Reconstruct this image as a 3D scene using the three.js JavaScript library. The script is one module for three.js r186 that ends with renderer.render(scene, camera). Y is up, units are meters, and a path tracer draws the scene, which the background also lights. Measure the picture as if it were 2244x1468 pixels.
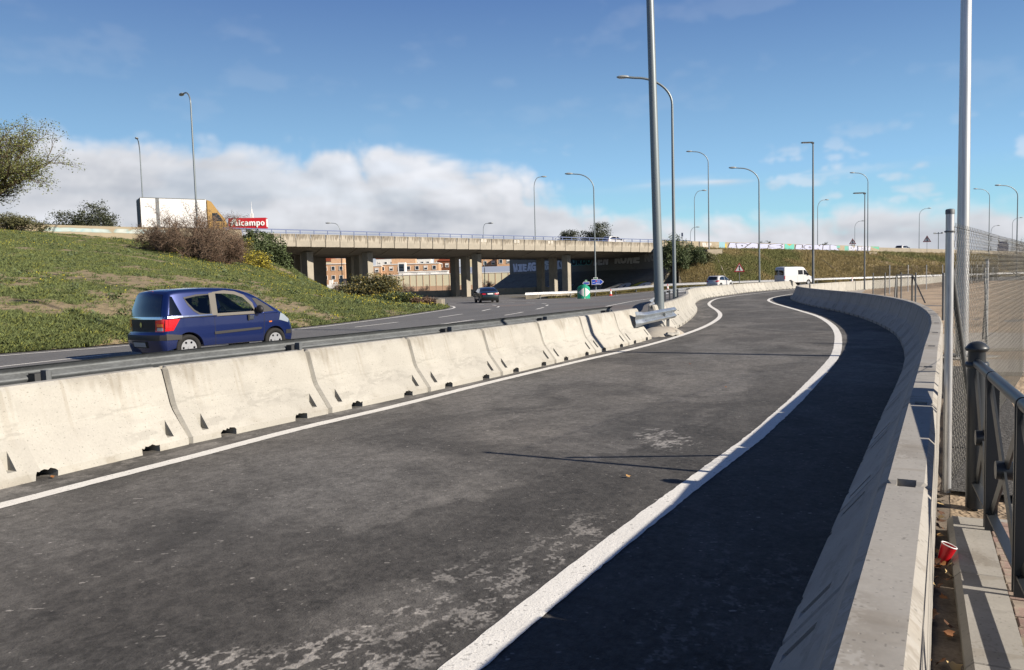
import * as THREE from 'three';
import { mergeGeometries } from 'three/addons/utils/BufferGeometryUtils.js';
import { Brush, Evaluator, SUBTRACTION } from 'three-bvh-csg';

// ---------------------------------------------------------------- camera, light, sky
const scene = new THREE.Scene();
const camera = new THREE.PerspectiveCamera(46.706, 1024 / 670, 0.05, 6000);
camera.rotation.order = 'YXZ';
camera.position.set(0, 1.6, 0);
camera.rotation.set(-0.0693, 0, -0.0276);
const renderer = new THREE.WebGLRenderer({ antialias: true });
renderer.toneMapping = THREE.LinearToneMapping;
renderer.toneMappingExposure = 1.9;
renderer.shadowMap.enabled = true;
const SUN = new THREE.Vector3(0.781, 0.469, 0.411).normalize();
const sun = new THREE.DirectionalLight(0xfff3e2, 5.0);
sun.position.copy(SUN).multiplyScalar(300).add(new THREE.Vector3(10, 0, -60));
sun.target.position.set(10, 0, -60); scene.add(sun, sun.target);
sun.castShadow = true; sun.shadow.mapSize.set(4096, 4096);
Object.assign(sun.shadow.camera, { left: -160, right: 160, top: 160, bottom: -160, near: 1, far: 800 });

// ---------------------------------------------------------------- numbers and noise
let seed = 12345;
const reseed = (s) => { seed = s | 0; };
const rnd = () => { seed = (seed + 0x6d2b79f5) | 0; let t = Math.imul(seed ^ (seed >>> 15), 1 | seed); t = (t + Math.imul(t ^ (t >>> 7), 61 | t)) ^ t; return ((t ^ (t >>> 14)) >>> 0) / 4294967296; };
const rr = (a, b) => a + (b - a) * rnd();
const PI = Math.PI, sq = Math.sqrt;
const clamp = (x, a = 0, b = 1) => Math.min(b, Math.max(a, x));
const S = (a, b, x) => { const t = clamp((x - a) / (b - a)); return t * t * (3 - 2 * t); };
const mix = (a, b, t) => a + (b - a) * t;
reseed(7);
const PERM = new Uint8Array(512), GR = new Float32Array(512);
{ const p = [...Array(256).keys()]; for (let i = 255; i > 0; i--) { const j = (rnd() * (i + 1)) | 0; [p[i], p[j]] = [p[j], p[i]]; } for (let i = 0; i < 512; i++) { PERM[i] = p[i & 255]; GR[i] = rnd() * 2 - 1; } }
function vnoise(x, y, px = 0, py = 0) {           // smooth value noise -1..1; px, py = period
  let xi = Math.floor(x), yi = Math.floor(y); const fx = x - xi, fy = y - yi;
  let x1 = xi + 1, y1 = yi + 1;
  if (px) { xi = ((xi % px) + px) % px; x1 = ((x1 % px) + px) % px; }
  if (py) { yi = ((yi % py) + py) % py; y1 = ((y1 % py) + py) % py; }
  const u = fx * fx * fx * (fx * (fx * 6 - 15) + 10), v = fy * fy * fy * (fy * (fy * 6 - 15) + 10);
  const a = GR[PERM[(PERM[xi & 255] + yi) & 255]], b = GR[PERM[(PERM[x1 & 255] + yi) & 255]], c = GR[PERM[(PERM[xi & 255] + y1) & 255]], d = GR[PERM[(PERM[x1 & 255] + y1) & 255]];
  return a + (b - a) * u + (c - a) * v + (a - b - c + d) * u * v;
}
function fbm(x, y, oct = 4, per = 0) { let s = 0, a = 0.5, f = 1; for (let i = 0; i < oct; i++) { s += a * vnoise(x * f + i * 17, y * f + i * 31, per * f, per * f); a *= 0.5; f *= 2; } return s; }
const s8 = (v) => 255 * clamp(v <= 0.0031308 ? 12.92 * v : 1.055 * Math.pow(v, 1 / 2.4) - 0.055);
function colorTex(w, h, fn, rep) {                // fn(u, v) -> linear [r, g, b]
  const d = new Uint8Array(w * h * 4);
  for (let j = 0, k = 0; j < h; j++) for (let i = 0; i < w; i++, k += 4) { const c = fn((i + 0.5) / w, (j + 0.5) / h); d[k] = s8(c[0]); d[k + 1] = s8(c[1]); d[k + 2] = s8(c[2]); d[k + 3] = 255; }
  const t = new THREE.DataTexture(d, w, h); t.colorSpace = THREE.SRGBColorSpace; return finish(t, rep);
}
function grayTex(w, h, fn, rep) {
  const d = new Uint8Array(w * h * 4);
  for (let j = 0, k = 0; j < h; j++) for (let i = 0; i < w; i++, k += 4) { d[k] = d[k + 1] = d[k + 2] = 255 * clamp(fn((i + 0.5) / w, (j + 0.5) / h)); d[k + 3] = 255; }
  return finish(new THREE.DataTexture(d, w, h), rep);
}
function finish(t, rep) { t.magFilter = THREE.LinearFilter; t.minFilter = THREE.LinearMipmapLinearFilter; t.generateMipmaps = true; t.wrapS = t.wrapT = THREE.RepeatWrapping; if (rep) t.repeat.set(...rep); t.needsUpdate = true; return t; }
function canvasTex(w, h, draw) { const c = document.createElement('canvas'); c.width = w; c.height = h; draw(c.getContext('2d'), w, h); const t = new THREE.CanvasTexture(c); t.colorSpace = THREE.SRGBColorSpace; t.anisotropy = 8; return t; }

// sky: blue air with a bank of cumulus all round the horizon, carried on outside the frame; overhead greyed to neutralise shadows
{
  const W = 3072, H = 1536, d = new Float32Array(W * H * 4), EXP = 1.9, D2R = PI / 180;
  const puff = (x, y, o) => { let s = 0, a = 1, f = 1; for (let i = 0; i < o; i++) { s += a * (Math.abs(vnoise(x * f + i * 13.7, y * f + i * 7.1)) - 0.33); a *= 0.55; f *= 2.1; } return s; };
  for (let j = 0; j < H; j++) {
    const el = ((j + 0.5) / H - 0.5) * 180;
    for (let i = 0; i < W; i++) {
      const k = (j * W + i) * 4;
      const th = ((i + 0.5) / W - 0.5) * 2 * PI, az = Math.atan2(Math.cos(th), -Math.sin(th)) / D2R;   // 0 = straight ahead, + = right
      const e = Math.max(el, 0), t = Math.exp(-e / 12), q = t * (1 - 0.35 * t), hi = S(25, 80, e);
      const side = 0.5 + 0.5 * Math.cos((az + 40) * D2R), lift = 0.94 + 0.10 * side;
      let r = mix(Math.max(0.045, -0.028 + 0.758 * q), 0.085, hi) * lift * lift, g = mix(Math.max(0.09, -0.022 + 1.36 * q), 0.125, hi) * lift, b = mix(Math.min(0.232 + 1.44 * q, 0.86), 0.222, hi);  // zenith pulled towards grey, out of view, so shadows turn less blue
      if (el > -3 && el < 34) {
        const fade = 1 - S(160, 180, Math.abs(az)) * 0.999;                       // meets itself behind the camera
        const top0 = 4.4 + 6.3 * S(-0.1, 0.78, Math.cos(3 * (az + 21) * D2R));
        const low1 = (aa) => 4.3 + 4.9 * S(-0.1, 0.72, Math.cos(3 * (aa + 21) * D2R));
        const wx = 0.5 * fbm(az * 0.12, el * 0.2 + 30, 2), dens = (aa, ee) => (low1(aa) - ee) * 0.85 + 1.0 * fbm(aa * 0.075 + 4, ee * 0.10, 3) + 1.7 * puff(aa * 0.16 + wx, ee * 0.26, 5);
        const D = dens(az, el), D2 = dens(az + 1.1, el + 0.9);
        let c = S(-0.45, 1.25, D) * fade;
        // the bank is torn open lower down towards the right
        const tear = S(0.02, 0.34, fbm(az * 0.10 + 70, el * 0.42 + 5, 5)), right = S(1, 9, az) * S(85, 55, az);
        c *= 1 - tear * (0.80 * right + 0.10) * S(0.4, 2.0, el);
        // loose shreds and puffs above the bank
        const sh = S(0.46, 0.85, puff(az * 0.26 + 50, el * 0.62 + 9, 4) + 0.5 * fbm(az * 0.09 + 9, el * 0.14, 3) + 0.10) * S(11, 6.5, el) * S(2, 5, el) * S(-4, 5, az);
        c = Math.max(c, sh * 0.45 * fade);
        const wisp = S(0.14, 0.5, fbm(az * 0.22 + 91, el * 0.5 + 14, 5)) * S(30, 18, el) * S(9, 13, el) * 0.07; c = Math.max(c, wisp * fade);
        const st = S(-0.15, 0.35, fbm(az * 0.16 + 31, el * 1.9 + 8, 4)) * Math.exp(-(((az - 17) / 6.5) ** 2) - (((el - 6.35 - 0.02 * az) / 0.3) ** 2)); c = Math.max(c, st * 0.8);
        if (c > 0.002) {
          const sun_ = clamp(0.5 + 0.30 * (D - D2) , 0, 1), rim = Math.exp(-Math.max(D, 0) / 1.1);
          const patch = fbm(az * 0.14 + 12, el * 0.42 + 3, 5);
          let w = 0.605 + 0.17 * rim + 0.26 * (sun_ - 0.5) + 0.30 * patch * S(0.2, 1.5, D);
          w = clamp(w, 0.40, 0.90); const cool = clamp((0.70 - w) * 0.35, 0, 0.12);
          r = mix(r, w * (0.965 - cool), c); g = mix(g, w * (0.99 - cool * 0.4), c); b = mix(b, w * (1.055 + cool * 0.5), c);
        }
      }
      d[k] = r / EXP; d[k + 1] = g / EXP; d[k + 2] = b / EXP; d[k + 3] = 1;
    }
  }
  const t = new THREE.DataTexture(d, W, H, THREE.RGBAFormat, THREE.FloatType);
  t.mapping = THREE.EquirectangularReflectionMapping; t.magFilter = THREE.LinearFilter; t.minFilter = THREE.LinearFilter; t.needsUpdate = true;
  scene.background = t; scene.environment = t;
}

// ---------------------------------------------------------------- objects, parts, labels
const taken = {};
function numbered(n) { const k = (taken[n] = (taken[n] ?? -1) + 1); return k ? n + '_' + String(k).padStart(3, '0') : n; }
function tag(o, label, category, group) { o.userData = { label, category }; if (group) o.userData.group = group; return o; }
function thing(name, label, category, group, pos = [0, 0, 0], turn = 0) { const o = new THREE.Group(); o.name = numbered(name); scene.add(o); o.position.set(...pos); o.rotation.y = turn; return tag(o, label, category, group); }
const plain = (g) => { const r = g.index ? g.toNonIndexed() : g; for (const n of Object.keys(r.attributes)) if (!['position', 'normal', 'uv', 'color'].includes(n)) r.deleteAttribute(n); r.morphAttributes = {}; if (!r.attributes.uv) r.setAttribute('uv', new THREE.BufferAttribute(new Float32Array(r.attributes.position.count * 2), 2)); return r; };
const merged = (list) => { list = list.flat(Infinity).filter(Boolean).map(plain); return list.length > 1 ? mergeGeometries(list) : list[0]; };
function part(name, geo, mat, parent) { const m = new THREE.Mesh(Array.isArray(geo) ? merged(geo) : geo, mat); m.name = name; m.castShadow = m.receiveShadow = true; parent.add(m); return m; }
function single(name, geo, mat, label, category, group) { const m = part(numbered(name), geo, mat, scene); return tag(m, label, category, group); }
function struct(name, geo, mat) { const m = part(numbered(name), geo, mat, scene); m.userData = { kind: 'structure' }; return m; }
function stuff(name, o, label, category) { o.name = numbered(name); o.castShadow = o.receiveShadow = true; scene.add(o); o.userData = { kind: 'stuff', label, category }; return o; }
const ONES = ['', 'first', 'second', 'third', 'fourth', 'fifth', 'sixth', 'seventh', 'eighth', 'ninth', 'tenth', 'eleventh', 'twelfth', 'thirteenth', 'fourteenth', 'fifteenth', 'sixteenth', 'seventeenth', 'eighteenth', 'nineteenth'];
const TENS = ['', '', 'twent', 'thirt', 'fort', 'fift'];
const nth = (n) => n < 20 ? ONES[n] : n % 10 ? TENS[(n / 10) | 0] + 'y-' + ONES[n % 10] : TENS[(n / 10) | 0] + 'ieth';

// ---------------------------------------------------------------- geometry helpers
const V3 = (x, y, z) => new THREE.Vector3(x, y, z);
const at = (g, x = 0, y = 0, z = 0, ry = 0, rx = 0, rz = 0) => { if (rx) g.rotateX(rx); if (rz) g.rotateZ(rz); if (ry) g.rotateY(ry); return g.translate(x, y, z); };
const box = (w, h, d, x, y, z, ry, rx, rz) => at(new THREE.BoxGeometry(w, h, d), x, y, z, ry, rx, rz);
const cyl = (r0, r1, h, n, x, y, z, ry, rx, rz) => at(new THREE.CylinderGeometry(r1, r0, h, n), x, y, z, ry, rx, rz);
const shape = (pts, holes = []) => { const s = new THREE.Shape(pts.map(([x, y]) => new THREE.Vector2(x, y))); for (const h of holes) s.holes.push(new THREE.Path(h.map(([x, y]) => new THREE.Vector2(x, y)))); return s; };
const extr = (pts, depth, holes, bevel = 0) => new THREE.ExtrudeGeometry(shape(pts, holes), { depth, bevelEnabled: bevel > 0, bevelSize: bevel, bevelThickness: bevel, bevelSegments: 1, curveSegments: 8 });
function barG(a, b, w, h) {                        // a box section bar between two points
  const A = V3(...a), B = V3(...b), d = B.clone().sub(A), L = d.length(); d.normalize();
  const g = new THREE.BoxGeometry(w, h, L); g.applyQuaternion(new THREE.Quaternion().setFromUnitVectors(V3(0, 0, 1), d)); return g.translate(...A.add(B).multiplyScalar(0.5).toArray());
}
function rodG(a, b, r0, r1 = r0, n = 6, open = true) {
  const A = V3(...a), B = V3(...b), d = B.clone().sub(A), L = d.length(); d.normalize();
  const g = new THREE.CylinderGeometry(r1, r0, L, n, 1, open); g.applyQuaternion(new THREE.Quaternion().setFromUnitVectors(V3(0, 1, 0), d)); return g.translate(...A.add(B).multiplyScalar(0.5).toArray());
}
function tubeG(pts, r, seg = 24, n = 8, closed = false) { return new THREE.TubeGeometry(new THREE.CatmullRomCurve3(pts.map((p) => V3(...p)), closed, 'centripetal'), seg, r, n, closed); }
function gridG(nu, nv, fn) {                       // fn(i/nu, j/nv) -> [x, y, z, u, v]
  const p = [], uv = [], ix = [];
  for (let j = 0; j <= nv; j++) for (let i = 0; i <= nu; i++) { const q = fn(i / nu, j / nv); p.push(q[0], q[1], q[2]); uv.push(q[3] ?? q[0], q[4] ?? -q[2]); }
  for (let j = 0; j < nv; j++) for (let i = 0; i < nu; i++) { const a = j * (nu + 1) + i, b = a + 1, c = a + nu + 1, e = c + 1; ix.push(a, b, e, a, e, c); }
  const g = new THREE.BufferGeometry(); g.setAttribute('position', new THREE.Float32BufferAttribute(p, 3)); g.setAttribute('uv', new THREE.Float32BufferAttribute(uv, 2)); g.setIndex(ix); g.computeVertexNormals(); return g;
}
function boxUV(g, k = 1) {                         // metric uv by the way each face points
  g = plain(g); const p = g.attributes.position, uv = new Float32Array(p.count * 2), a = V3(), b = V3(), c = V3();
  for (let i = 0; i < p.count; i += 3) {
    a.fromBufferAttribute(p, i); b.fromBufferAttribute(p, i + 1); c.fromBufferAttribute(p, i + 2);
    const n = b.clone().sub(a).cross(c.clone().sub(a)), x = Math.abs(n.x), y = Math.abs(n.y), z = Math.abs(n.z);
    [a, b, c].forEach((q, m) => { const [u, v] = y >= x && y >= z ? [q.x, q.z] : x > z ? [q.z, q.y] : [q.x, q.y]; uv[(i + m) * 2] = u * k; uv[(i + m) * 2 + 1] = v * k; });
  }
  g.setAttribute('uv', new THREE.BufferAttribute(uv, 2)); return g;
}
const flat = (g) => { g = plain(g); g.computeVertexNormals(); return g; };
function polyline(pts) {                           // arc-length walk along smoothed [x, z] points
  const c = new THREE.CatmullRomCurve3(pts.map(([x, z]) => V3(x, 0, z)), false, 'centripetal'); c.arcLengthDivisions = 800;
  const L = c.getLength();
  return { L, at: (s) => { const u = clamp(s / L), p = c.getPointAt(u), t = c.getTangentAt(u); return { x: p.x, z: p.z, tx: t.x, tz: t.z }; } };
}
const offs = (q, d) => [q.x - q.tz * d, q.z + q.tx * d];      // d > 0: to the right of travel
function ribbon(line, w, y, n, s0 = 0, s1 = line.L, edge = 0, kk = 1) {
  const g = gridG(n, 1, (a, b) => { const q = line.at(mix(s0, s1, a)), e = edge * fbm(a * n * 0.7 * kk + b * 50, b * 9 + s0, 3), [x, z] = offs(q, (0.5 - b) * w + e); return [x, typeof y === 'function' ? y(x, z) : y, z]; });
  return g;
}

// ---------------------------------------------------------------- the lie of the land (metres; camera at the origin, looking along -z)
const low = (x, z) => -0.4 * S(40, 80, -z) * (1 - S(8, 22, x));            // the loop road dips a little towards the bridge
const HA = [-26, -88], HU = [0.84, -0.5426], HN = [0.5426, 0.84];          // front edge of the motorway above: start, direction, towards us
const hwP = (t, w = 0) => [HA[0] + HU[0] * t + HN[0] * w, HA[1] + HU[1] * t + HN[1] * w];
const hwY = (t) => 7.25 - 0.0144 * t - 0.000012 * Math.max(t - 60, 0) ** 2;  // its surface
const HWTURN = Math.atan2(-HU[1], HU[0]);                                   // rotation.y of things laid along it
const RL = [[-1.9, 2.2], [-0.9, 0.45], [0.06, -1.3], [1.04, -3.04], [2.31, -5.31], [3.13, -6.77], [4.27, -8.81], [5.53, -11.03], [6.83, -13.44], [8.33, -16.53], [9.59, -19.43], [10.63, -22.27], [11.86, -26.16], [13.02, -30.63], [13.95, -35.15], [15.13, -40.34], [16.7, -46.13], [19.0, -52.39], [23.6, -59.4], [30.7, -68.2], [38, -76.5], [48, -89], [60, -107]];
const LB1 = [[-7, -0.85], [-6.1, -2.6], [-5.2, -4.38], [-4.3, -6.17], [-3.37, -7.94], [-2.24, -9.75], [-1.14, -11.5], [-0.07, -13.25], [0.97, -15.05], [1.95, -16.85], [2.87, -18.5], [3.73, -20.3]];
const LB2 = [[4.43, -22.04], [5.46, -24.9], [7.19, -30.6], [8.63, -35.98], [10.87, -45.72], [13.82, -55.04], [17.92, -63.39], [22.72, -72.35], [28.93, -80.78], [31, -83.5]];
const WL = [[-5.5, -2.8], [-4.72, -4.2], [-3.91, -5.77], [-3.56, -6.45], [-3.09, -7.33], [-2.44, -8.6], [-1.58, -10.02], [-0.33, -12.27], [1.1, -14.7], [3.0, -17.85], [4.6, -20.98], [6.16, -24.57], [7.69, -28.81], [8.61, -32], [9.39, -35.42], [10.44, -40.67], [11.51, -45.1], [14.07, -53.04], [16.32, -57.75], [20.25, -64.48], [24.82, -71.82], [30.5, -80]];
const WR = [[-1.9, 0.3], [-1.2, -1.3], [-0.24, -3.11], [0.3, -4.08], [1.18, -5.57], [1.82, -6.63], [2.34, -7.49], [2.93, -8.55], [3.56, -9.7], [4.46, -11.41], [5.43, -13.28], [6.29, -15.03], [7.45, -17.67], [8.61, -20.49], [9.83, -23.87], [11.18, -28.3], [12.11, -32.29], [13.14, -37.01], [14.3, -42.22], [15.72, -47.39], [17.81, -52.58], [22.35, -60.9], [28, -69]];
const rightBase = polyline(RL), left1 = polyline(LB1), left2 = polyline(LB2), lineL = polyline(WL), lineR = polyline(WR);

// ---------------------------------------------------------------- ground materials
const wrX = (z) => { for (let i = 1; i < WR.length; i++) if (z > WR[i][1]) { const [a, b] = [WR[i - 1], WR[i]]; return mix(a[0], b[0], (z - a[1]) / (b[1] - a[1])); } return 28; };
const wlX = (z) => { for (let i = 1; i < WL.length; i++) if (z > WL[i][1]) { const [a, b] = [WL[i - 1], WL[i]]; return mix(a[0], b[0], (z - a[1]) / (b[1] - a[1])); } return 30; };
function newAsphalt(x, z) {                       // base colour of the ramp: fresh asphalt, dust swirls, dried slurry, grit
  const wx = fbm(x * 0.35 + 5, z * 0.35, 3) * 2.2, wz = fbm(x * 0.35 + 50, z * 0.35 + 9, 3) * 2.2;
  const along = x * 0.88 + z * 0.47, acr = x * 0.47 - z * 0.88;
  const sw = fbm(along * 1.1 + wx * 1.4 + 20, acr * 0.5 + wz * 1.4, 5), sw2 = fbm(along * 2.3 + wz * 2 + 71, acr * 1.0 + wx * 2, 4);
  let v = 0.080 + 0.020 * fbm(along * 0.5 + wx, acr * 0.3 + wz, 4) + 0.030 * S(0.02, 0.12, sw) * (0.6 + sw) + 0.014 * S(0.03, 0.10, sw2) - 0.016 * S(-0.06, -0.22, sw);
  let warm = 0.03 * fbm(x * 0.5 + 90, z * 0.5, 3);
  v -= 0.016 * S(0.1, 0.4, fbm(along * 0.8 + 120 + wz, acr * 0.35 + wx, 4));
  const grain = vnoise(x * 75, z * 75) * 0.5 + vnoise(x * 160, z * 160) * 0.5;
  const d = (wrX(z) - x) * 0.86;                  // distance to the left of the right-hand line
  const edge = 0.32 * fbm(x * 1.8 + 7, z * 1.8, 4);
  // coarse dark asphalt left bare beside the line, with a ragged edge; smooth dusty asphalt further left
  const rag = edge + 0.16 * fbm(x * 5 + 3, z * 5, 4), reach = z > -3.3 ? 2.4 : z > -4.5 ? mix(2.4, 1.75, (-3.3 - z) / 1.2) : z > -6.5 ? mix(1.75, 1.05, (-4.5 - z) / 2) : mix(1.05, 0.5, clamp((-6.5 - z) / 4));
  let dark = S(0.06, -0.05, d - reach + 1.3 * rag) * S(-13, -8, z);
  dark *= 1 - 0.85 * S(0.42, 0.30, Math.hypot((x + 0.62) * 0.9, (z + 3.72) * 1.25) + 0.5 * rag);
  dark *= 0.72 + 0.28 * S(-0.2, 0.2, fbm(x * 2.6 + 61, z * 2.6, 4));
  const rough = 0.5 + 0.5 * vnoise(x * 42 + 8, z * 42), pit = vnoise(x * 23 + 90, z * 23);
  v = mix(v, 0.034 + 0.030 * rough * rough - (pit > 0.45 ? 0.014 : 0), clamp(dark) * 0.88);
  // dried pale slurry lying in flakes
  const band = S(0.10, 0.2, d + 0.3 * rag) * S(0.78, 0.42, d + 0.9 * rag) * S(-5.6, -4.4, z) * (0.5 + 0.45 * S(-0.15, 0.15, fbm(along * 1.1 + 3, acr * 1.1, 3))) + 0.9 * S(0.5, 0.2, Math.hypot((x - 1.5) * 1.4, (z + 7.55) * 0.7) + 0.4 * rag) + 0.7 * S(0.5, 0.15, Math.hypot((x + 1.0) * 0.8, (z + 3.15) * 1.6) + rag) + 0.20 * S(-1.0, -0.55, -Math.abs(d + 0.85)) * S(-5.5, -3.5, z) * S(0.0, 0.3, fbm(x * 1.5 + 400, z * 1.5, 3));
  const flake = S(0.0, 0.16, fbm(along * 19, acr * 12, 4) + 0.42 * vnoise(x * 66, z * 66) + 0.34 * clamp(band) - 0.30) * clamp(band * 1.4);
  v = mix(v, 0.30, flake * 0.85);
  // pale dust blown against the foot of the left barriers
  const dl = 0.86 * (x - wlX(z)); v = mix(v, 0.19, 0.75 * S(-0.12, -0.3, dl) * S(0.0, 0.3, fbm(x * 3.2 + 7, z * 3.2, 4) + 0.12 * vnoise(x * 30, z * 30)));
  // old thin scratches
  v += 0.12 * S(0.03, 0.0, Math.abs((x + 0.42) * 0.9 + (z + 3.75) * 0.75)) * S(0.24, 0.1, Math.abs((x + 0.42) - (z + 3.75) * 0.6)) * S(-0.2, 0.3, grain);
  v *= 1 + 0.42 * grain + 0.22 * vnoise(x * 24, z * 24) + 0.14 * vnoise(x * 9 + 3, z * 9);
  if (vnoise(x * 31 + 4, z * 31) > 0.93) v += 0.13;
  if (vnoise(x * 17 + 44, z * 17 + 3) > 0.965) v += 0.2;
  if (vnoise(x * 47 + 14, z * 47 + 9) > 0.94 && sw2 > -0.05) v += 0.12;
  v = Math.max(v, 0.014);
  return [v * (1.05 + warm), v, v * (0.93 - warm)];
}
reseed(88); const HS = new Float32Array(512 * 512).map(() => rnd());
const gritBump = grayTex(512, 512, (u, v) => { const i = (u * 512) | 0, j = (v * 512) | 0, h = (a, b, k) => HS[((((b / k) | 0) * k * 512) + ((a / k) | 0) * k) % 262144]; return 0.30 + 0.30 * h(i, j, 2) + 0.25 * h(i, j, 4) + 0.15 * vnoise(u * 64, v * 64, 64, 64); });
const bump = (t, rx, ry = rx) => { const c = t.clone(); c.repeat.set(rx, ry); c.needsUpdate = true; return c; };
function mapOver(x0, z0, x1, z1, n, fn) {         // one texture over a rectangle of ground, uv in metres
  const t = colorTex(n, n, (u, v) => fn(mix(x0, x1, u), mix(z0, z1, v)));
  t.repeat.set(1 / (x1 - x0), -1 / (z1 - z0)); t.offset.set(-x0 / (x1 - x0), -z0 / (z1 - z0)); t.wrapS = t.wrapT = THREE.ClampToEdgeWrapping; return t;
}
const rampNear = new THREE.MeshStandardMaterial({ map: mapOver(-7.6, -0.3, 5.4, -12.4, 2048, newAsphalt), roughness: 0.93, bumpMap: bump(gritBump, 0.9), bumpScale: 0.004 });
const rampFar = new THREE.MeshStandardMaterial({ map: mapOver(-3, -6, 31, -42, 2048, newAsphalt), roughness: 0.93, bumpMap: bump(gritBump, 0.9), bumpScale: 0.004 });
const oldAsphalt = (x, z) => {
  const along = x * 0.5 - z * 0.87, acr = x * 0.87 + z * 0.5;
  let v = 0.128 + 0.026 * fbm(x * 0.2, z * 0.2, 4) + 0.020 * fbm(acr * 0.9, along * 0.06, 4) + 0.012 * vnoise(x * 7, z * 7);
  const red = 0.35 * S(0.1, 0.5, fbm(x * 0.16 + 8, z * 0.16 + 4, 4)) * S(14, 4, Math.hypot(x - 5, (z + 58) * 0.5));
  return [v * (1.01 + red * 0.6), v, v * (0.995 - red * 0.3)];
};
const oldRoad = new THREE.MeshStandardMaterial({ map: mapOver(-60, 20, 140, -180, 2048, oldAsphalt), roughness: 0.86, bumpMap: bump(gritBump, 0.8), bumpScale: 0.006 });
const paint = new THREE.MeshStandardMaterial({ color: 0xffffff, roughness: 0.75, bumpMap: bump(gritBump, 1.0), bumpScale: 0.002,
  map: colorTex(1024, 1024, (u, v) => { const n = fbm(u * 12, v * 12, 5, 12), g = vnoise(u * 190, v * 190, 190, 190); let a = 0.76 + 0.08 * n + 0.05 * g; if (g > 0.62 && n > -0.02) a *= 0.62; if (vnoise(u * 60, v * 60, 60, 60) > 0.9) a *= 0.5; return [a * 1.0, a * 0.985, a * 0.93]; }, [0.5, 0.5]) });
const sandCol = (x, z) => { const n = fbm(x * 0.5, z * 0.5, 5), m = fbm(x * 3, z * 0.9, 4), s = vnoise(x * 9, z * 9); let v = 0.35 + 0.10 * n + 0.07 * m + 0.02 * s; const dk = S(0.18, 0.42, fbm(x * 0.7 + 20, z * 1.6, 5)); v *= 1 - 0.32 * dk; return [v * 1.10, v * 0.84, v * 0.57]; };
const sandMat = new THREE.MeshStandardMaterial({ map: mapOver(-2, 0, 78, -80, 2048, sandCol), roughness: 0.95, bumpMap: bump(gritBump, 0.25), bumpScale: 0.03 });

// ---------------------------------------------------------------- ground sheets
struct('ground', gridG(40, 40, (a, b) => { const x = mix(-2600, 2600, a), z = mix(400, -3600, b); return [x, -0.75, z]; }), new THREE.MeshStandardMaterial({ roughness: 0.95, map: colorTex(512, 512, (u, v) => { const n = fbm(u * 8, v * 8, 5, 8); return [0.17 + 0.06 * n, 0.15 + 0.05 * n, 0.085 + 0.03 * n]; }, [0.02, 0.02]) }));
struct('road', gridG(200, 200, (a, b) => { const x = mix(-60, 140, a), z = mix(20, -180, b); return [x, low(x, z), z]; }), oldRoad);
function ramp(s0, s1, n) { const L = [...LB1.slice(0, -1), ...LB2], lp = polyline(L), k = lp.L / rightBase.L; return gridG(24, n, (a, b) => { const s = mix(s0, s1, b); const [lx, lz] = offs(lp.at(s * lp.L), -0.35), rs = Math.min(s * 1.0, 1) * 85.5, [rx, rz] = offs(rightBase.at(rs), 0.3); const x = mix(lx, rx, a), z = mix(lz, rz, a); return [x, 0.008, z]; }); }
{ const lp = polyline([...LB1.slice(0, -1), ...LB2]); let cut = 0; for (let s = 0; s < 1; s += 0.0005) { if (offs(lp.at(s * lp.L), 0)[1] < -16) { cut = s; break; } }
  // cut chosen so that the near sheet stays inside the near map
  cut = 0.115; struct('ramp_road', ramp(0, cut, 40), rampNear); struct('ramp_road', ramp(cut, 0.45, 90), rampFar); struct('ramp_road', ramp(0.45, 1, 90), new THREE.MeshStandardMaterial({ map: mapOver(4, -36, 40, -90, 1024, newAsphalt), roughness: 0.93, bumpMap: bump(gritBump, 0.9), bumpScale: 0.004 })); }
const painted = [];
function stripe(name, line, w, y, n, s0, s1, edge) { struct(name, ribbon(line, w, y, n, s0, s1, edge), paint); }
stripe('edge_line', lineL, 0.165, 0.013, 1400, 0, lineL.L, 0.010);
stripe('edge_line', lineR, 0.165, 0.013, 1400, 0, lineR.L, 0.010);
const road2 = (x, z) => low(x, z) + 0.006;
const loopEdge = polyline([[-40, 8], [-26, -6], [-17.2, -16.2], [-13.54, -20.44], [-11.49, -22.99], [-8.23, -29.05], [-6.05, -36.08], [-4.5, -43.5], [-3.85, -49], [-3.95, -54], [-5.0, -62], [-7.5, -71], [-12, -80], [-22, -91]]);
stripe('loop_edge_line', loopEdge, 0.15, road2, 260, 0, loopEdge.L, 0.012);
const lane1 = polyline([[-15, -9], [-9.5, -22], [-6, -29.8], [-4.8, -32.8], [-3.6, -35.6], [-2.7, -38.7], [-1.9, -41.3], [-1.35, -45.3], [-1.0, -48.5], [-0.85, -51.8], [-1.0, -56], [-1.7, -61.5], [-3.4, -68], [-7, -76]]);
const lane2 = polyline([[-10, -8], [-5.5, -22], [-2.4, -31], [0, -37.6], [1.0, -41.6], [1.9, -46.3], [2.3, -50.8], [2.6, -55], [2.4, -60.6], [1.75, -65.6], [0.2, -71.5], [-3, -79]]);
for (const [ln, ph] of [[lane1, 1.6], [lane2, 2.2]]) for (let s = ph; s + 3.4 < ln.L; s += 7.0) stripe('lane_dash', ln, 0.13, road2, 14, s, s + 3.3, 0.012);
stripe('island_edge_line', polyline([[5.5, -45], [7.2, -51.2], [9.8, -61], [13, -69], [20, -80], [30, -91], [44, -103], [60, -112]]), 0.15, road2, 120, 0, 85, 0.012);
stripe('far_edge_line', polyline([[-2, -79.5], [2, -80.2], [7.6, -81.4], [13.5, -88.5], [22, -97], [33, -105.5], [46.4, -115], [62, -121.5], [90, -131]]), 0.15, road2, 160, 0, 108, 0.012);

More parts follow.
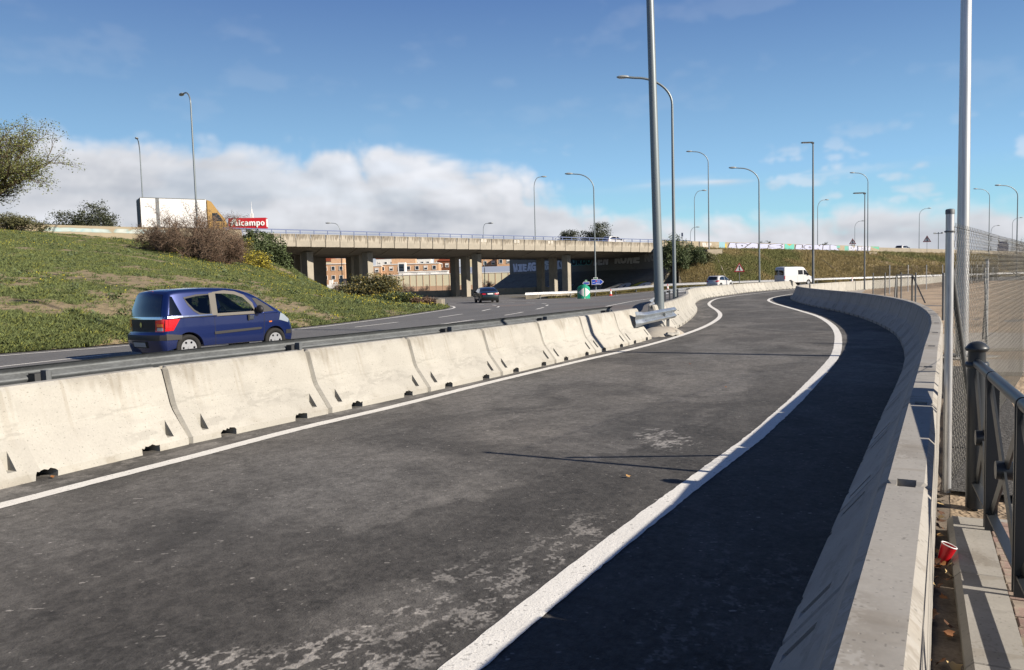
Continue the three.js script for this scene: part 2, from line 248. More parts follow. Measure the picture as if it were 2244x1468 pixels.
// sand lot and slabs to the right of the ramp
{
  const lp = rightBase;
  const g = gridG(60, 120, (a, b) => { const q = lp.at(mix(7.5, 112, b)), [x0, z0] = offs(q, 0.62); const x1 = 78, z1 = z0 * 0.62 - 6; const k = Math.pow(a, 1.6); const x = mix(x0, x1, k), z = mix(z0, z1, k); const e = S(0, 0.06, a); return [x, 0.02 + e * (0.06 * fbm(x * 0.6, z * 0.6, 4) + 0.03 * fbm(x * 3, z * 3, 3) + 0.10 * S(20, 55, x)), z]; });
  struct('sand', g, sandMat);
}
// left slope: ruled between the foot along the road and the crest under the motorway wall
const slopeFoot = [[-60, 26], [-27, -6.4], [-17.9, -16.6], [-14.2, -20.9], [-12.1, -23.4], [-8.8, -29.4], [-6.6, -36.3], [-5.0, -43.8], [-4.35, -49], [-4.45, -54], [-5.6, -60], [-7.2, -66], [-10, -74], [-15, -81], [-23, -88]];
const slopeTop = [[-130, -20], [-84.8, -50], [-63.8, -63.6], [-55.4, -69], [-50, -72.4], [-44, -76.3], [-39, -79.6], [-34.4, -82.6], [-31, -84.8], [-29, -86.1], [-27.5, -87], [-26.6, -87.6], [-26, -88.4], [-25.5, -89.4], [-25, -90.5]];
const slopeH = [8.6, 8.4, 8.3, 8.15, 7.85, 7.35, 6.9, 6.6, 6.4, 6.2, 5.9, 5.6, 5.0, 4.2, 3.0], slopeP = [0.75, 0.75, 0.74, 0.74, 0.76, 0.84, 1.0, 1.35, 1.85, 2.35, 2.7, 2.8, 2.8, 2.6, 2.0];
const footC = new THREE.CatmullRomCurve3(slopeFoot.map(([x, z]) => V3(x, 0, z)), false, 'centripetal'), topC = new THREE.CatmullRomCurve3(slopeTop.map(([x, z]) => V3(x, 0, z)), false, 'centripetal');
const lerpA = (arr, u) => { const k = clamp(u) * (arr.length - 1), i = Math.min(k | 0, arr.length - 2); return mix(arr[i], arr[i + 1], k - i); };
function slopePoint(u, v) {
  const a = footC.getPoint(u), b = topC.getPoint(u), x = mix(a.x, b.x, v), z = mix(a.z, b.z, v);
  const h = lerpA(slopeH, u) * Math.pow(v, lerpA(slopeP, u)) + 0.04 * S(0, 0.02, v) + S(0, 0.05, v) * (0.14 * fbm(x * 0.25, z * 0.25, 3) + 0.05 * fbm(x * 1.3, z * 1.3, 3));
  return [x, Math.max(h, 0) + 0.03 + low(a.x, a.z) * (1 - v) * (1 - S(0, 0.3, v)), z];
}
const bare = (x, z) => S(0.02, 0.24, fbm(x * 0.35 + 3, z * 0.35, 4) + 0.35 * fbm(x * 1.9, z * 1.9 + 7, 3));
function grassCol(dry) { return (x, z) => { const n = fbm(x * 0.3 + 11, z * 0.3, 4), f = vnoise(x * 5, z * 5) * 0.5 + vnoise(x * 11, z * 11) * 0.5, b = bare(x, z) * (dry ? 0.9 : 0.8); let r = 0.088 + 0.03 * n, g = 0.100 + 0.03 * n, bl = 0.034; if (dry) { r = 0.150 + 0.05 * n; g = 0.120 + 0.03 * n; bl = 0.052; } r = mix(r, 0.27, b); g = mix(g, 0.205, b); bl = mix(bl, 0.125, b); const k = 1 + 0.35 * f; return [r * k, g * k, bl * k]; }; }
const grassMat = new THREE.MeshStandardMaterial({ map: mapOver(-70, 0, 0, -95, 2048, grassCol(false)), roughness: 0.95, bumpMap: bump(gritBump, 0.2), bumpScale: 0.05 });
struct('grass_slope', gridG(170, 110, (a, b) => slopePoint(a, b)), grassMat);

// right embankment under the motorway beyond the bridge
const railC = [[1.5, -82.3], [7.5, -86], [13.5, -92], [22, -100], [33, -108.5], [46.4, -118], [56, -122.5], [66, -126.2], [90, -135], [125, -147]];
const bankFoot = [[24.4, -108.8], [25.6, -107.5], [28, -107.4], [33.6, -110.2], [46.6, -119.4], [56, -124], [66, -127.8], [90, -136.5], [125, -148.5], [220, -190], [420, -300]];
const bankTopT = [61, 62.3, 65, 70, 82, 92, 103, 128, 165, 255, 470];
const bFootC = new THREE.CatmullRomCurve3(bankFoot.map(([x, z]) => V3(x, 0, z)), false, 'centripetal');
function bankPoint(u, v) {
  const a = bFootC.getPoint(u), t = lerpA(bankTopT, u), b = hwP(t, 0.1), x = mix(a.x, b[0], v), z = mix(a.z, b[1], v);
  const h = (hwY(t) - 0.5) * Math.pow(v, 1.02) * (1 + 0.16 * Math.sin(PI * v)) + S(0, 0.05, v) * (0.25 * fbm(x * 0.3, z * 0.3, 4) + 0.08 * fbm(x * 1.5, z * 1.5, 3)) * (1 - 0.7 * S(0.8, 1, v));
  return [x, h + 0.03, z];
}
const bankMat = new THREE.MeshStandardMaterial({ map: mapOver(15, -95, 175, -225, 2048, grassCol(true)), roughness: 0.95, bumpMap: bump(gritBump, 0.15), bumpScale: 0.08 });
struct('embankment', gridG(200, 50, (a, b) => bankPoint(a, b)), bankMat);
// strip of verge between the far guard rail and the paved slope
struct('verge', gridG(50, 10, (a, b) => { const lp = polyline(railC), q = lp.at(mix(3, 42, a)), [x, z] = offs(q, mix(0.35, -9 - 4 * a, b)); return [x, low(x, z) + 0.03 + 0.10 * S(0, 0.3, b) + 0.05 * fbm(x, z, 3), z]; }), bankMat);
// motorway surface on top and ground behind it
const hwRoad = new THREE.MeshStandardMaterial({ color: 0x5a5a5a, roughness: 0.9 });
struct('motorway', gridG(90, 4, (a, b) => { const t = mix(-190, -0.2, a), p = hwP(t, mix(-0.4, -40, b)); return [p[0], hwY(t), p[1]]; }), hwRoad);
struct('motorway', gridG(120, 4, (a, b) => { const t = mix(59, 560, a), p = hwP(t, mix(-0.4, -40, b)); return [p[0], hwY(t), p[1]]; }), hwRoad);
struct('hillside', gridG(60, 30, (a, b) => { const x = mix(-420, 300, a), z = mix(-175, -900, b); return [x, -0.7 + 16 * S(0.02, 0.75, b) + 1.5 * fbm(x * 0.01, z * 0.01, 3) * S(0, 0.2, b), z]; }), bankMat);

// ---------------------------------------------------------------- concrete
function concreteTex(n, base, o) {
  return colorTex(n, n, (u, v) => {
    const a = fbm(u * 4 + o, v * 4, 5, 4), st = fbm(u * 9 + 5, v * 3 + o, 4, 0), f = vnoise(u * 160, v * 160, 160, 160);
    const blot = fbm(u * 14 + o, v * 14, 5, 14), blot2 = fbm(u * 5 + 60 + o, v * 5, 5, 5);
    let k = 1 + 0.07 * a + 0.05 * f + 0.10 * blot - 0.16 * S(0.10, 0.34, blot2 + 0.5 * blot) + 0.03 * st;
    const p = vnoise(u * 170 + o, v * 170, 170, 170), q = vnoise(u * 95, v * 95 + o, 95, 95);
    if (p > 0.90) k *= 0.66; if (q > 0.95) k *= 0.6;
    const w = 0.03 * a; return [base[0] * k * (1 + w), base[1] * k, base[2] * k * (1 - w)];
  });
}
const poreBump = grayTex(1024, 1024, (u, v) => { let h = 0.7 + 0.12 * fbm(u * 16, v * 16, 4, 16) + 0.05 * vnoise(u * 200, v * 200, 200, 200); if (vnoise(u * 170, v * 170, 170, 170) > 0.9) h -= 0.35; return h; });
const conc = (base, o, rep = 0.5) => { const t = concreteTex(512, base, o); t.repeat.set(rep, rep); return new THREE.MeshStandardMaterial({ map: t, roughness: 0.9, bumpMap: bump(poreBump, rep), bumpScale: 0.0016 }); };
const vary = (m, list) => list.map(([u, v, c]) => { const k = m.clone(); k.map = m.map.clone(); k.map.offset.set(u, v); k.map.needsUpdate = true; k.bumpMap = m.bumpMap.clone(); k.bumpMap.offset.set(u, v); k.bumpMap.needsUpdate = true; k.color.setRGB(c, c, c * 0.995); return k; });
// barrier skin, 8 m of it: cast face with pores, rain streaks from the top edge, splashes at the foot, rubber scuffs
const BL = 0.86;
const skinTex = (base, o, dirt) => colorTex(2048, 256, (u, v) => {
  const x = u * 8, y = v * BL, f = vnoise(x * 110, y * 110, 880), m = fbm(x * 3 + o, y * 3, 5), c = fbm(x * 1.1 + o * 3, y * 1.6 + 9, 4);
  let k = 1 + 0.05 * f + 0.10 * m + 0.08 * c, br = 0;
  const top = y - 0.80 + 0.16 * fbm(x * 2.1 + o, 4, 4) + 0.05 * vnoise(x * 19, 2);
  const grime = S(-0.16, 0.0, top + 0.14 * m) * S(-0.05, 0.22, m + 0.25 * f + 0.4 * fbm(x * 9, y * 5 + o, 3)); k *= 1 - dirt * 0.34 * grime; br += grime * 0.5;
  const st = S(0.30, 0.62, vnoise(x * 8.3 + o, 7.7)) * S(0.10, 0.8, y) * S(-0.3, 0.3, vnoise(x * 31, y * 2.2)); k *= 1 - dirt * 0.20 * st; br += st * 0.6;
  const foot = S(0.15, 0.0, y + 0.10 * m) * S(-0.1, 0.25, fbm(x * 6 + 33, y * 6 + o, 4)); k *= 1 - dirt * 0.22 * foot; br += foot * 0.6;
  const scuff = S(0.24, 0.42, fbm(x * 0.9 + 50 + o, y * 7 + 3, 4)) * S(-0.1, 0.25, fbm(x * 11, y * 38, 3)) * S(0.05, 0.2, y) * S(0.62, 0.4, y); k *= 1 - dirt * 0.20 * scuff;
  const pale = S(0.16, 0.34, fbm(x * 1.6 + 90, y * 4 + o, 5)); k *= 1 + 0.07 * pale;
  const p = vnoise(x * 95, y * 95, 760), q = vnoise(x * 52 + 4, y * 52, 416); if (p > 0.88) k *= 0.64; if (q > 0.93) k *= 0.60;
  if (Math.abs(y - 0.415 - 0.012 * vnoise(x * 3, 1)) < 0.004) k *= 1.05;
  br *= 0.06 * dirt; return [base[0] * k * (1 + br), base[1] * k, base[2] * k * (1 - br * 1.4)];
});
const skin = (base, o, dirt) => { const t = skinTex(base, o, dirt); return [0, 1, 2, 3, 4, 5, 6].map((i) => { const c = t.clone(); c.repeat.set(1 / 8, 1 / BL); c.offset.set(i * 0.143 + 0.07, 0); c.needsUpdate = true; const bb = poreBump.clone(); bb.repeat.set(0.5, 0.5); bb.offset.set(i * 0.37, 0); bb.needsUpdate = true; const k = [1, 0.94, 1.03, 0.9, 0.98, 1.02, 0.92][i]; const mt = new THREE.MeshStandardMaterial({ map: c, roughness: 0.92, bumpMap: bb, bumpScale: 0.0016 }); mt.color.setRGB(k, k, k); return mt; }); };
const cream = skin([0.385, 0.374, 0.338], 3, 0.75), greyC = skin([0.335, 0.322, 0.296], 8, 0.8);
const weathered = conc([0.30, 0.265, 0.205], 14, 0.25), paleC = conc([0.38, 0.35, 0.30], 21, 0.4);

// one concrete safety barrier: 2 m long, profiled, with fork pockets at the foot and slots in the slope
const PROF = [[-0.27, 0], [0.27, 0], [0.27, 0.075], [0.243, 0.105], [0.045, 0.355], [0.012, 0.42], [-0.088, 0.765], [-0.122, 0.80], [-0.245, 0.80], [-0.27, 0.775]];   // +z is the sloping road side, the back is upright
function barrierGeo(variant) {
  const L = 1.985, stations = [[-L / 2, 0.048], [-L / 2 + 0.03, 0], [L / 2 - 0.03, 0], [L / 2, 0.048]];
  const ring = (ins) => PROF.map(([z, y], k) => [z + (k === 0 || k > 7 ? 1 : -1) * ins * (k > 6 ? 0.5 : 1), y > 0.7 ? y - ins * 0.5 : y]);
  const p = [], N = PROF.length, q = (i, k) => { const r = ring(stations[i][1])[k % N]; return [stations[i][0], r[1], r[0]]; };
  for (let i = 0; i < 3; i++) for (let k = 0; k < N; k++) { const a = q(i, k), b = q(i, k + 1), c = q(i + 1, k), d = q(i + 1, k + 1); p.push(...a, ...c, ...b, ...b, ...c, ...d); }
  for (const [i, s] of [[0, 1], [3, -1]]) { const pts = ring(stations[i][1]).map(([z, y]) => new THREE.Vector2(z, y)); for (const f of THREE.ShapeUtils.triangulateShape(pts, [])) { const o = s > 0 ? f : [f[0], f[2], f[1]]; for (const k of o) p.push(stations[i][0], pts[k].y, pts[k].x); } }
  const g = new THREE.BufferGeometry(); g.setAttribute('position', new THREE.Float32BufferAttribute(p, 3)); g.computeVertexNormals(); g.setAttribute('uv', new THREE.Float32BufferAttribute(new Float32Array(p.length / 3 * 2), 2));
  const ev = new Evaluator(); ev.useGroups = false; ev.attributes = ['position', 'normal', 'uv'];
  let b = new Brush(g); b.updateMatrixWorld();
  reseed(300 + variant);
  const cut = (c) => { const k = new Brush(c); k.updateMatrixWorld(); b = ev.evaluate(b, k, SUBTRACTION); };
  for (const x of [-0.52, 0.52]) {                 // fork pockets, broken at the edges
    const pts = [[-0.095, -0.02], [0.1, -0.02]]; for (let k = 0; k <= 9; k++) { const a = k / 9; pts.push([mix(0.1, -0.095, a) + rr(-0.01, 0.01), 0.066 + 0.022 * Math.sin(a * PI) + rr(-0.011, 0.011)]); }
    const e = extr(pts, 0.8); e.translate(x, 0, -0.4); cut(e);
  }
  for (const x of [-0.78, 0.78]) cut(box(0.075, 0.235, 0.20, x, 0.235, 0.205));   // slots in the slope
  for (const x of [-L / 2, L / 2]) cut(box(0.11, 0.13, 0.066, x, 0.765, -0.185));                                     // coupling recess at the top of each end
  let out = plain(b.geometry); out = boxUV(out); out.computeVertexNormals(); return out;
}
const barrierGeos = [barrierGeo(0), barrierGeo(1), barrierGeo(2)];
let barrierN = 0;
function barrier(x, z, tx, tz, mats, label, group, y = 0) {
  const m = single('concrete_barrier', barrierGeos[barrierN % 3], mats[(barrierN * 7 + (barrierN >> 2)) % mats.length], label, 'barrier', group); barrierN++;
  m.position.set(x, y, z); m.rotation.y = Math.atan2(-tz, tx); if (mats === greyC) m.scale.x = 1.0065; return m;
}
function barrierRun(line, side, s0, n, mats, label, group, y = 0) {          // side: +1 = the units stand right of the line and slope towards its left
  let s = s0; const pts = [];
  for (let k = 0; k <= n; k++) { const q = line.at(s), [x, z] = offs(q, side * 0.27); pts.push([x, z]); let e = s + 2; for (let it = 0; it < 6; it++) { const [ex, ez] = offs(line.at(e), side * 0.27); e += 2.0 - Math.hypot(ex - x, ez - z); } s = e; if (s > line.L) break; }
  for (let k = 0; k + 1 < pts.length; k++) { const [a, b] = [pts[k], pts[k + 1]], dx = b[0] - a[0], dz = b[1] - a[1], l = Math.hypot(dx, dz); barrier((a[0] + b[0]) / 2, (a[1] + b[1]) / 2, side > 0 ? -dx / l : dx / l, side > 0 ? -dz / l : dz / l, mats, label(k + 1, pts.length - 1), group, y); }
  return pts;
}
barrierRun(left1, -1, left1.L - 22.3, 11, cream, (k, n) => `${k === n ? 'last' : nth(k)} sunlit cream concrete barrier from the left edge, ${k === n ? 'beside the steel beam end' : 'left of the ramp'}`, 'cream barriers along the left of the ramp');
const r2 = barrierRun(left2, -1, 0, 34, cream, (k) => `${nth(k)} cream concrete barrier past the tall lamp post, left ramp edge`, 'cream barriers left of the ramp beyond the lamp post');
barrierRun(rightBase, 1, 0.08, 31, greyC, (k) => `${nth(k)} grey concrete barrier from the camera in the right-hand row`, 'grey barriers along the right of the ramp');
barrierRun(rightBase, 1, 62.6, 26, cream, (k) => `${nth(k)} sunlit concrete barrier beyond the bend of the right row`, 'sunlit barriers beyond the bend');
// end ramp piece of the left row
{ const q = left2.at(left2.L), [x, z] = offs(q, -0.3); const a = r2[r2.length - 1]; const m = single('barrier_end_ramp', boxUV(extr([[0, 0], [2, 0], [2, 0.12], [0.25, 0.8], [0, 0.8]], 0.34)), cream[0], 'sloping end piece closing the far end of the left barrier row', 'barrier'); m.position.set(a[0], 0, a[1]); m.rotation.y = Math.atan2(-q.tz, q.tx); m.translateZ(-0.17); }

// ---------------------------------------------------------------- steel
const steel = (c, r, m = 1) => new THREE.MeshStandardMaterial({ color: c, roughness: r, metalness: m, bumpMap: null });
const zincTex = colorTex(512, 512, (u, v) => { const n = fbm(u * 10, v * 10, 5, 10), s = vnoise(u * 50, v * 50, 50, 50); const k = 0.46 + 0.12 * n + 0.06 * s; return [k * 0.98, k * 1.0, k * 1.02]; }, [0.6, 0.6]);
const zinc = new THREE.MeshStandardMaterial({ map: zincTex, roughness: 0.42, metalness: 0.75 });
const zincDull = new THREE.MeshStandardMaterial({ map: zincTex, color: 0x8e9294, roughness: 0.62, metalness: 0.5 });
const postPaint = new THREE.MeshStandardMaterial({ color: 0x7d868a, roughness: 0.42, metalness: 0.35 });
const lampGrey = new THREE.MeshStandardMaterial({ color: 0x9aa0a2, roughness: 0.5, metalness: 0.2 });
const lensMat = new THREE.MeshStandardMaterial({ color: 0xd8d8d0, roughness: 0.2 });
const darkSteel = new THREE.MeshStandardMaterial({ color: 0x46484a, roughness: 0.6, metalness: 0.4 });
const railing = new THREE.MeshStandardMaterial({ color: 0x30353a, roughness: 0.42, metalness: 0.25 });
const black = new THREE.MeshStandardMaterial({ color: 0x131313, roughness: 0.7 });

// W-beam section swept along a line: depth out of the face (z) over height (y)
const WB = [[0.0, -0.155], [0.02, -0.150], [0.07, -0.105], [0.083, -0.085], [0.07, -0.065], [0.012, -0.02], [0.0, 0], [0.012, 0.02], [0.07, 0.065], [0.083, 0.085], [0.07, 0.105], [0.02, 0.150], [0.0, 0.155]];
function wbeam(line, s0, s1, n, side, h, yf = () => 0, off = 0) {
  const m = WB.length, one = (th) => gridG(m - 1, n, (a, b) => { const k = Math.round(a * (m - 1)), q = line.at(mix(s0, s1, b)), [x, z] = offs(q, off + side * (WB[k][0] - th)); return [x, yf(x, z) + h + WB[k][1], z, b * (s1 - s0), WB[k][1] + a]; });
  return merged([one(0), one(0.004)]);
}
function guardRail(name, pts, h, side, label, step, mat, opt = {}) {
  const line = polyline(pts), t = thing(name, label, 'guard rail'); const yf = opt.yf ?? (() => 0);
  const n = Math.max(1, Math.round(line.L / (step * 2)));
  for (let k = 0; k < n; k++) part('beam', wbeam(line, k / n * line.L - 0.1, (k + 1) / n * line.L, 10, side, h, yf), mat, t);
  for (let s = step * 0.5; s < line.L; s += step) {
    const q = line.at(s), yaw = Math.atan2(-q.tz, q.tx), [x, z] = offs(q, -side * 0.19), y = yf(x, z);
    const po = part('post', at(new THREE.BoxGeometry(0.06, h + 0.1, 0.11), x, y + (h + 0.1) / 2, z, yaw), zincDull, t);
    const [bx, bz] = offs(q, -side * 0.07); part('spacer', at(new THREE.BoxGeometry(0.2, 0.13, 0.13), bx, y + h, bz, yaw), opt.spacer ?? zincDull, po);
  }
  return t;
}
guardRail('guard_rail', [[-8.6, -4], [-7.2, -6.6], [-5.91, -8.9], [-4.75, -11.0], [-2.95, -13.64], [-1.15, -16.44], [1.16, -20.2], [3.1, -23.6]], 0.60, -1, 'dull steel guard rail close behind the left barriers, seen from behind', 4.0, zincDull, { spacer: darkSteel });
guardRail('guard_rail', railC.map(([x, z]) => [x, z]), 0.60, 1, 'long shiny guard rail along the far side at the foot of embankment', 4.0, zinc, { yf: low });
guardRail('guard_rail', [[5.6, -31], [7.0, -37], [8.8, -46], [11.4, -55], [15.5, -63.6], [20, -71.5]], 0.60, -1, 'guard rail on the island behind the cream barriers past the lamp post', 4.0, zinc, { spacer: darkSteel });
guardRail('guard_rail', [[-24, -128], [-12, -131], [6, -134], [26, -141]], 0.6, 1, 'distant guard rail in sunlight under the bridge', 4.0, zinc, { yf: () => -0.4 });
// bolts, brackets and spacers of the near guard rail seen over the barriers
// short beam end with flared nose fixed across the gap between the barrier rows
{
  const t = thing('beam_end', 'short bright steel beam with flared fishtail nose across the barrier gap', 'beam');
  const a = V3(3.14, 0.555, -19.35), b = V3(4.66, 0.575, -22.3), d = b.clone().sub(a), L = Math.hypot(d.x, d.z), tx = d.x / L, tz = d.z / L, rx = -tz, rz = tx;
  const m = WB.length, sec = (th) => gridG(m - 1, 24, (u, v) => { const k = Math.round(u * (m - 1)), s = v * L, fl = S(0.55, 0, s), y = mix(a.y, b.y, v) + WB[k][1] * (1 + 0.28 * fl), o = mix(WB[k][0], 0.03, fl * 0.8) - 0.10 * fl * fl - th; return [a.x + tx * s + rx * (o + 0.02), y, a.z + tz * s + rz * (o + 0.02), s, u]; });
  part('beam', [sec(0), sec(0.004)], new THREE.MeshStandardMaterial({ map: zincTex, color: 0xeef4f8, roughness: 0.36, metalness: 0.8 }), t);
  const refl = part('reflector', extr([[-0.05, -0.06], [0.06, 0], [-0.05, 0.06]], 0.03), zincDull, t); refl.position.set(a.x + tx * 2.2 + rx * 0.05, 0.57, a.z + tz * 2.2 + rz * 0.05); refl.rotation.y = Math.atan2(rx, rz);
  for (const s of [0.45, 1.2, 2.9, 3.6]) for (const y of [-0.06, 0.06]) { const bo = part('bolt', cyl(0.014, 0.014, 0.02, 6, 0, 0, 0, 0, PI / 2), darkSteel, t); bo.position.set(a.x + tx * s + rx * 0.06, 0.56 + y, a.z + tz * s + rz * 0.06); bo.rotation.y = Math.atan2(rx, rz); }
  part('post', box(0.07, 0.55, 0.1, 4.46, 0.275, -22.12), zincDull, t);
}
// broken concrete footing heap at the lamp post
{ reseed(77); const g = gridG(22, 12, (a, b) => { const r = b * 0.95, th = a * 2 * PI; const x = Math.cos(th) * r * 0.62, z = Math.sin(th) * r * 1.1; return [x, 0.20 * (1 - b ** 3) + 0.04 * fbm(x * 4 + 2, z * 4, 3) * b + 0.0, z]; }); const m = single('concrete_footing', g, paleC, 'low rounded concrete footing around the foot of the tall lamp post', 'footing'); m.position.set(4.15, 0.01, -21.55); m.rotation.y = -0.5; }
for (let k = 0; k < 4; k++) { reseed(500 + k); const g = new THREE.IcosahedronGeometry(1, 1); const p = g.attributes.position; const s = [rr(0.10, 0.2), rr(0.04, 0.08), rr(0.08, 0.16)]; for (let i = 0; i < p.count; i++) { const f = 1 + 0.25 * vnoise(p.getX(i) * 2 + k * 9, p.getY(i) * 2 + p.getZ(i)); p.setXYZ(i, p.getX(i) * s[0] * f, p.getY(i) * s[1] * f, p.getZ(i) * s[2] * f); } const m = single('concrete_lump', flat(g), cream[k], `${nth(k + 1)} broken pale concrete lump from the left beside the tall lamp footing`, 'rubble', 'rubble lumps at the lamp footing'); m.position.set(4.22 + 0.2 * k - 0.03 * k * k, 0.05, -20.75 - 0.26 * k + 0.1 * (k & 1)); m.rotation.y = k; }

// ---------------------------------------------------------------- lamp posts
function headGeo(k = 1) { const g = new THREE.SphereGeometry(0.5, 14, 8); g.scale(0.8 * k, 0.2 * k, 0.34 * k); return g; }
function arcLamp(x, y, z, H, yaw, label, o = {}) {            // curved arm towards local +x
  const t = thing('street_lamp', label, 'street lamp', 'street lamps', [x, y, z], yaw), r = o.r ?? 0.1, A = o.arm ?? 2.3, R = o.rise ?? 1.8, m = o.mat ?? postPaint;
  const n = part('pole', [rodG([0, 0, 0], [0, H - R, 0], r, r * 0.62, 14), cyl(r * 1.5, r * 1.5, 0.05, 12, 0, 0.025, 0)], m, t);
  const pts = []; for (let k = 0; k <= 8; k++) { const a = k / 8 * PI / 2; pts.push([A * (1 - Math.cos(a)), H - R + R * Math.sin(a) * 0.97, 0]); } pts.push([A + 0.5, H, 0]);
  part('arm', tubeG(pts, r * 0.6, 20, 8), m, t);
  if (o.head !== 0) { const h = part('lamp_head', at(headGeo(o.k ?? 1.2), A + 0.75, H + 0.02, 0), lampGrey, t); part('lens', at(new THREE.SphereGeometry(0.5, 12, 6, 0, 2 * PI, PI / 2, PI / 2).scale(0.55, 0.1, 0.26), A + 0.82, H - 0.04, 0), lensMat, h); }
  return t;
}
function flatLamp(x, y, z, H, yaw, label, r = 0.09) {
  const t = thing('street_lamp', label, 'street lamp', 'street lamps', [x, y, z], yaw);
  part('pole', [rodG([0, 0, 0], [0, H, 0], r, r * 0.5, 12), cyl(r * 1.6, r * 1.6, 0.06, 12, 0, 0.03, 0)], zincDull, t);
  const h = part('lamp_head', [box(0.85, 0.07, 0.3, 0.5, H + 0.05, 0), box(0.16, 0.12, 0.16, 0.02, H, 0)], darkSteel, t); part('lens', box(0.6, 0.02, 0.22, 0.55, H + 0.008, 0), lensMat, h); return t;
}
const LEFTY = PI, RIGHTY = 0;
arcLamp(4.42, 0, -22.75, 15.6, PI + 0.25, 'tallest grey lamp post in the centre, running out of the top', { r: 0.145, mat: postPaint });
arcLamp(10.75, 0, -51, 14.5, PI, 'grey lamp right beside the tallest central lamp post, arm to the left', { r: 0.125, k: 1.05, arm: 2.4 });
arcLamp(9.95, low(9.95, -91), -91, 14.2, PI, 'lamp post carrying the blue arrow sign before the underpass wall', { r: 0.1, arm: 2.1 });
{ const q = [[1178, 1], [0, 0]]; const p = hwP(40, -14); }
arcLamp(4.2, hwY(38) - 0.3, -126, 11.8, 0.15, 'lamp on the bridge deck with its arm to the right', { r: 0.09, arm: 0.9 });
arcLamp(-24.2, -0.3, -112, 10.9, PI + 0.1, 'short lamp behind the bridge near its left end', { r: 0.07, arm: 0.9, rise: 1.2, k: 1 });
arcLamp(-4.3, -0.3, -130, 11.6, 0, 'short lamp behind the bridge near its middle', { r: 0.07, arm: 0.5, rise: 1.2 });
arcLamp(31.2, 5.6, -122, 15.3, PI, 'lamp on the concrete block at the left end of the graffiti wall', { r: 0.11, arm: 2.2 });
arcLamp(30.1, 0, -94, 14.4, PI, 'lamp rising between the white hatchback and the white van', { r: 0.11, arm: 2.4 });
flatLamp(24.6, 0, -63.2, 12.0, PI, 'slim straight lamp with flat head at the barrier bend', 0.105);
flatLamp(29.6, 0.05, -65, 8.0, PI, 'short slim lamp with flat head beside the end of mesh fence', 0.07);
arcLamp(67.2, 5.1, -146.3, 14.9, PI, 'lamp on the concrete block at the right end of the graffiti wall', { r: 0.11, arm: 2.2 });
arcLamp(64, hwY(110), -162, 11.0, 0.2, 'lamp behind the graffiti wall right of the straight flat lamp', { r: 0.085, arm: 1.4 });
arcLamp(33.5, hwY(75), -141, 10.8, 0.2, 'lamp behind the wall left of the block lamp', { r: 0.085, arm: 1.2 });
arcLamp(46.4, 0.5, -200, 13.6, 0, 'faint distant low lamp left of the block lamp', { r: 0.09, arm: 1.2 });
arcLamp(97.4, 0.5, -220, 15.3, 0, 'faint distant lamp behind the short slim lamp', { r: 0.09, arm: 1.6 });
arcLamp(99.8, 4.5, -190, 12, 0.1, 'lamp behind the plain motorway wall left of the fence corner', { r: 0.09, arm: 1.9 });
{ const t = thing('floodlight_mast', 'distant mast with a ring of floodlights on top', 'mast', undefined, [165, 0, -300]); part('pole', rodG([0, 0, 0], [0, 15.4, 0], 0.2, 0.12, 8), postPaint, t); for (let k = 0; k < 6; k++) { const a = k / 6 * 2 * PI; part('floodlight', box(0.8, 0.45, 0.4, Math.cos(a) * 1.4, 15.5, Math.sin(a) * 1.4, -a), lampGrey, t); } part('ring', at(new THREE.TorusGeometry(1.3, 0.07, 6, 18), 0, 15.35, 0, 0, PI / 2), postPaint, t); }
arcLamp(103.3, 4.0, -168, 14.6, PI, 'lamp seen through the chain link, left of the two', { r: 0.1, arm: 2.3, k: 1.2 });
arcLamp(79.4, 0, -122, 14.4, PI, 'lamp seen through the chain link, right of the two', { r: 0.11, arm: 2.4 });
arcLamp(142, 2, -230, 12, 0, 'small distant lamp between the two fence lamps', { r: 0.09, arm: 1.5 });
arcLamp(147, 2, -228, 14, 0.05, 'small distant lamp beside the bare tree at the right', { r: 0.09, arm: 1.9 });
arcLamp(-46.6, hwY(-25), -100, 13.0, -PI / 2 + 0.3, 'lamp behind the white lorry with its head towards us', { r: 0.1, arm: 1.2 });
arcLamp(-26.4, 3.0, -66.3, 15.4, PI - 0.9, 'lamp standing in the brown bush on the grass slope', { r: 0.1, arm: 1.6, rise: 1.2 });
{ const t = scene.getObjectByName('street_lamp'); t.rotation.z = -0.018; t.position.x = 4.36; part('access_door', box(0.012, 0.42, 0.12, 0.05, 1.35, 0.132, 0.35), zincDull, t); part('base_plate', box(0.46, 0.03, 0.46, 0, 0.05, 0), zincDull, t); for (const [a, b] of [[1, 1], [1, -1], [-1, 1], [-1, -1]]) part('bolt', cyl(0.018, 0.018, 0.1, 6, a * 0.18, 0.1, b * 0.18), zincDull, t); }
{ // tall galvanised post behind the right-hand row
  const t = thing('street_lamp', 'tall galvanised lamp post behind the mesh fence at right, out of the top', 'street lamp', 'street lamps', [8.0, 0.05, -13.75]);
  part('pole', rodG([0, 0.03, 0], [0, 15.6, 0], 0.105, 0.055, 16), zinc, t);
  part('base_plate', box(0.42, 0.03, 0.42, 0, 0.015, 0), zincDull, t); for (const [a, b] of [[1, 1], [1, -1], [-1, 1], [-1, -1]]) part('bolt', cyl(0.016, 0.016, 0.09, 6, a * 0.16, 0.06, b * 0.16), zincDull, t);
  const h = part('lamp_head', [box(0.95, 0.1, 0.36, -0.55, 15.65, 0), box(0.16, 0.12, 0.16, 0, 15.6, 0)], darkSteel, t); part('lens', box(0.6, 0.02, 0.22, -0.6, 15.59, 0), lensMat, h);
}
single('lamp_foundation', boxUV(box(1.0, 0.2, 0.8, 8.0, -0.05, -13.75, 0.5)), greyC[1], 'square concrete foundation under the galvanised lamp post', 'foundation');

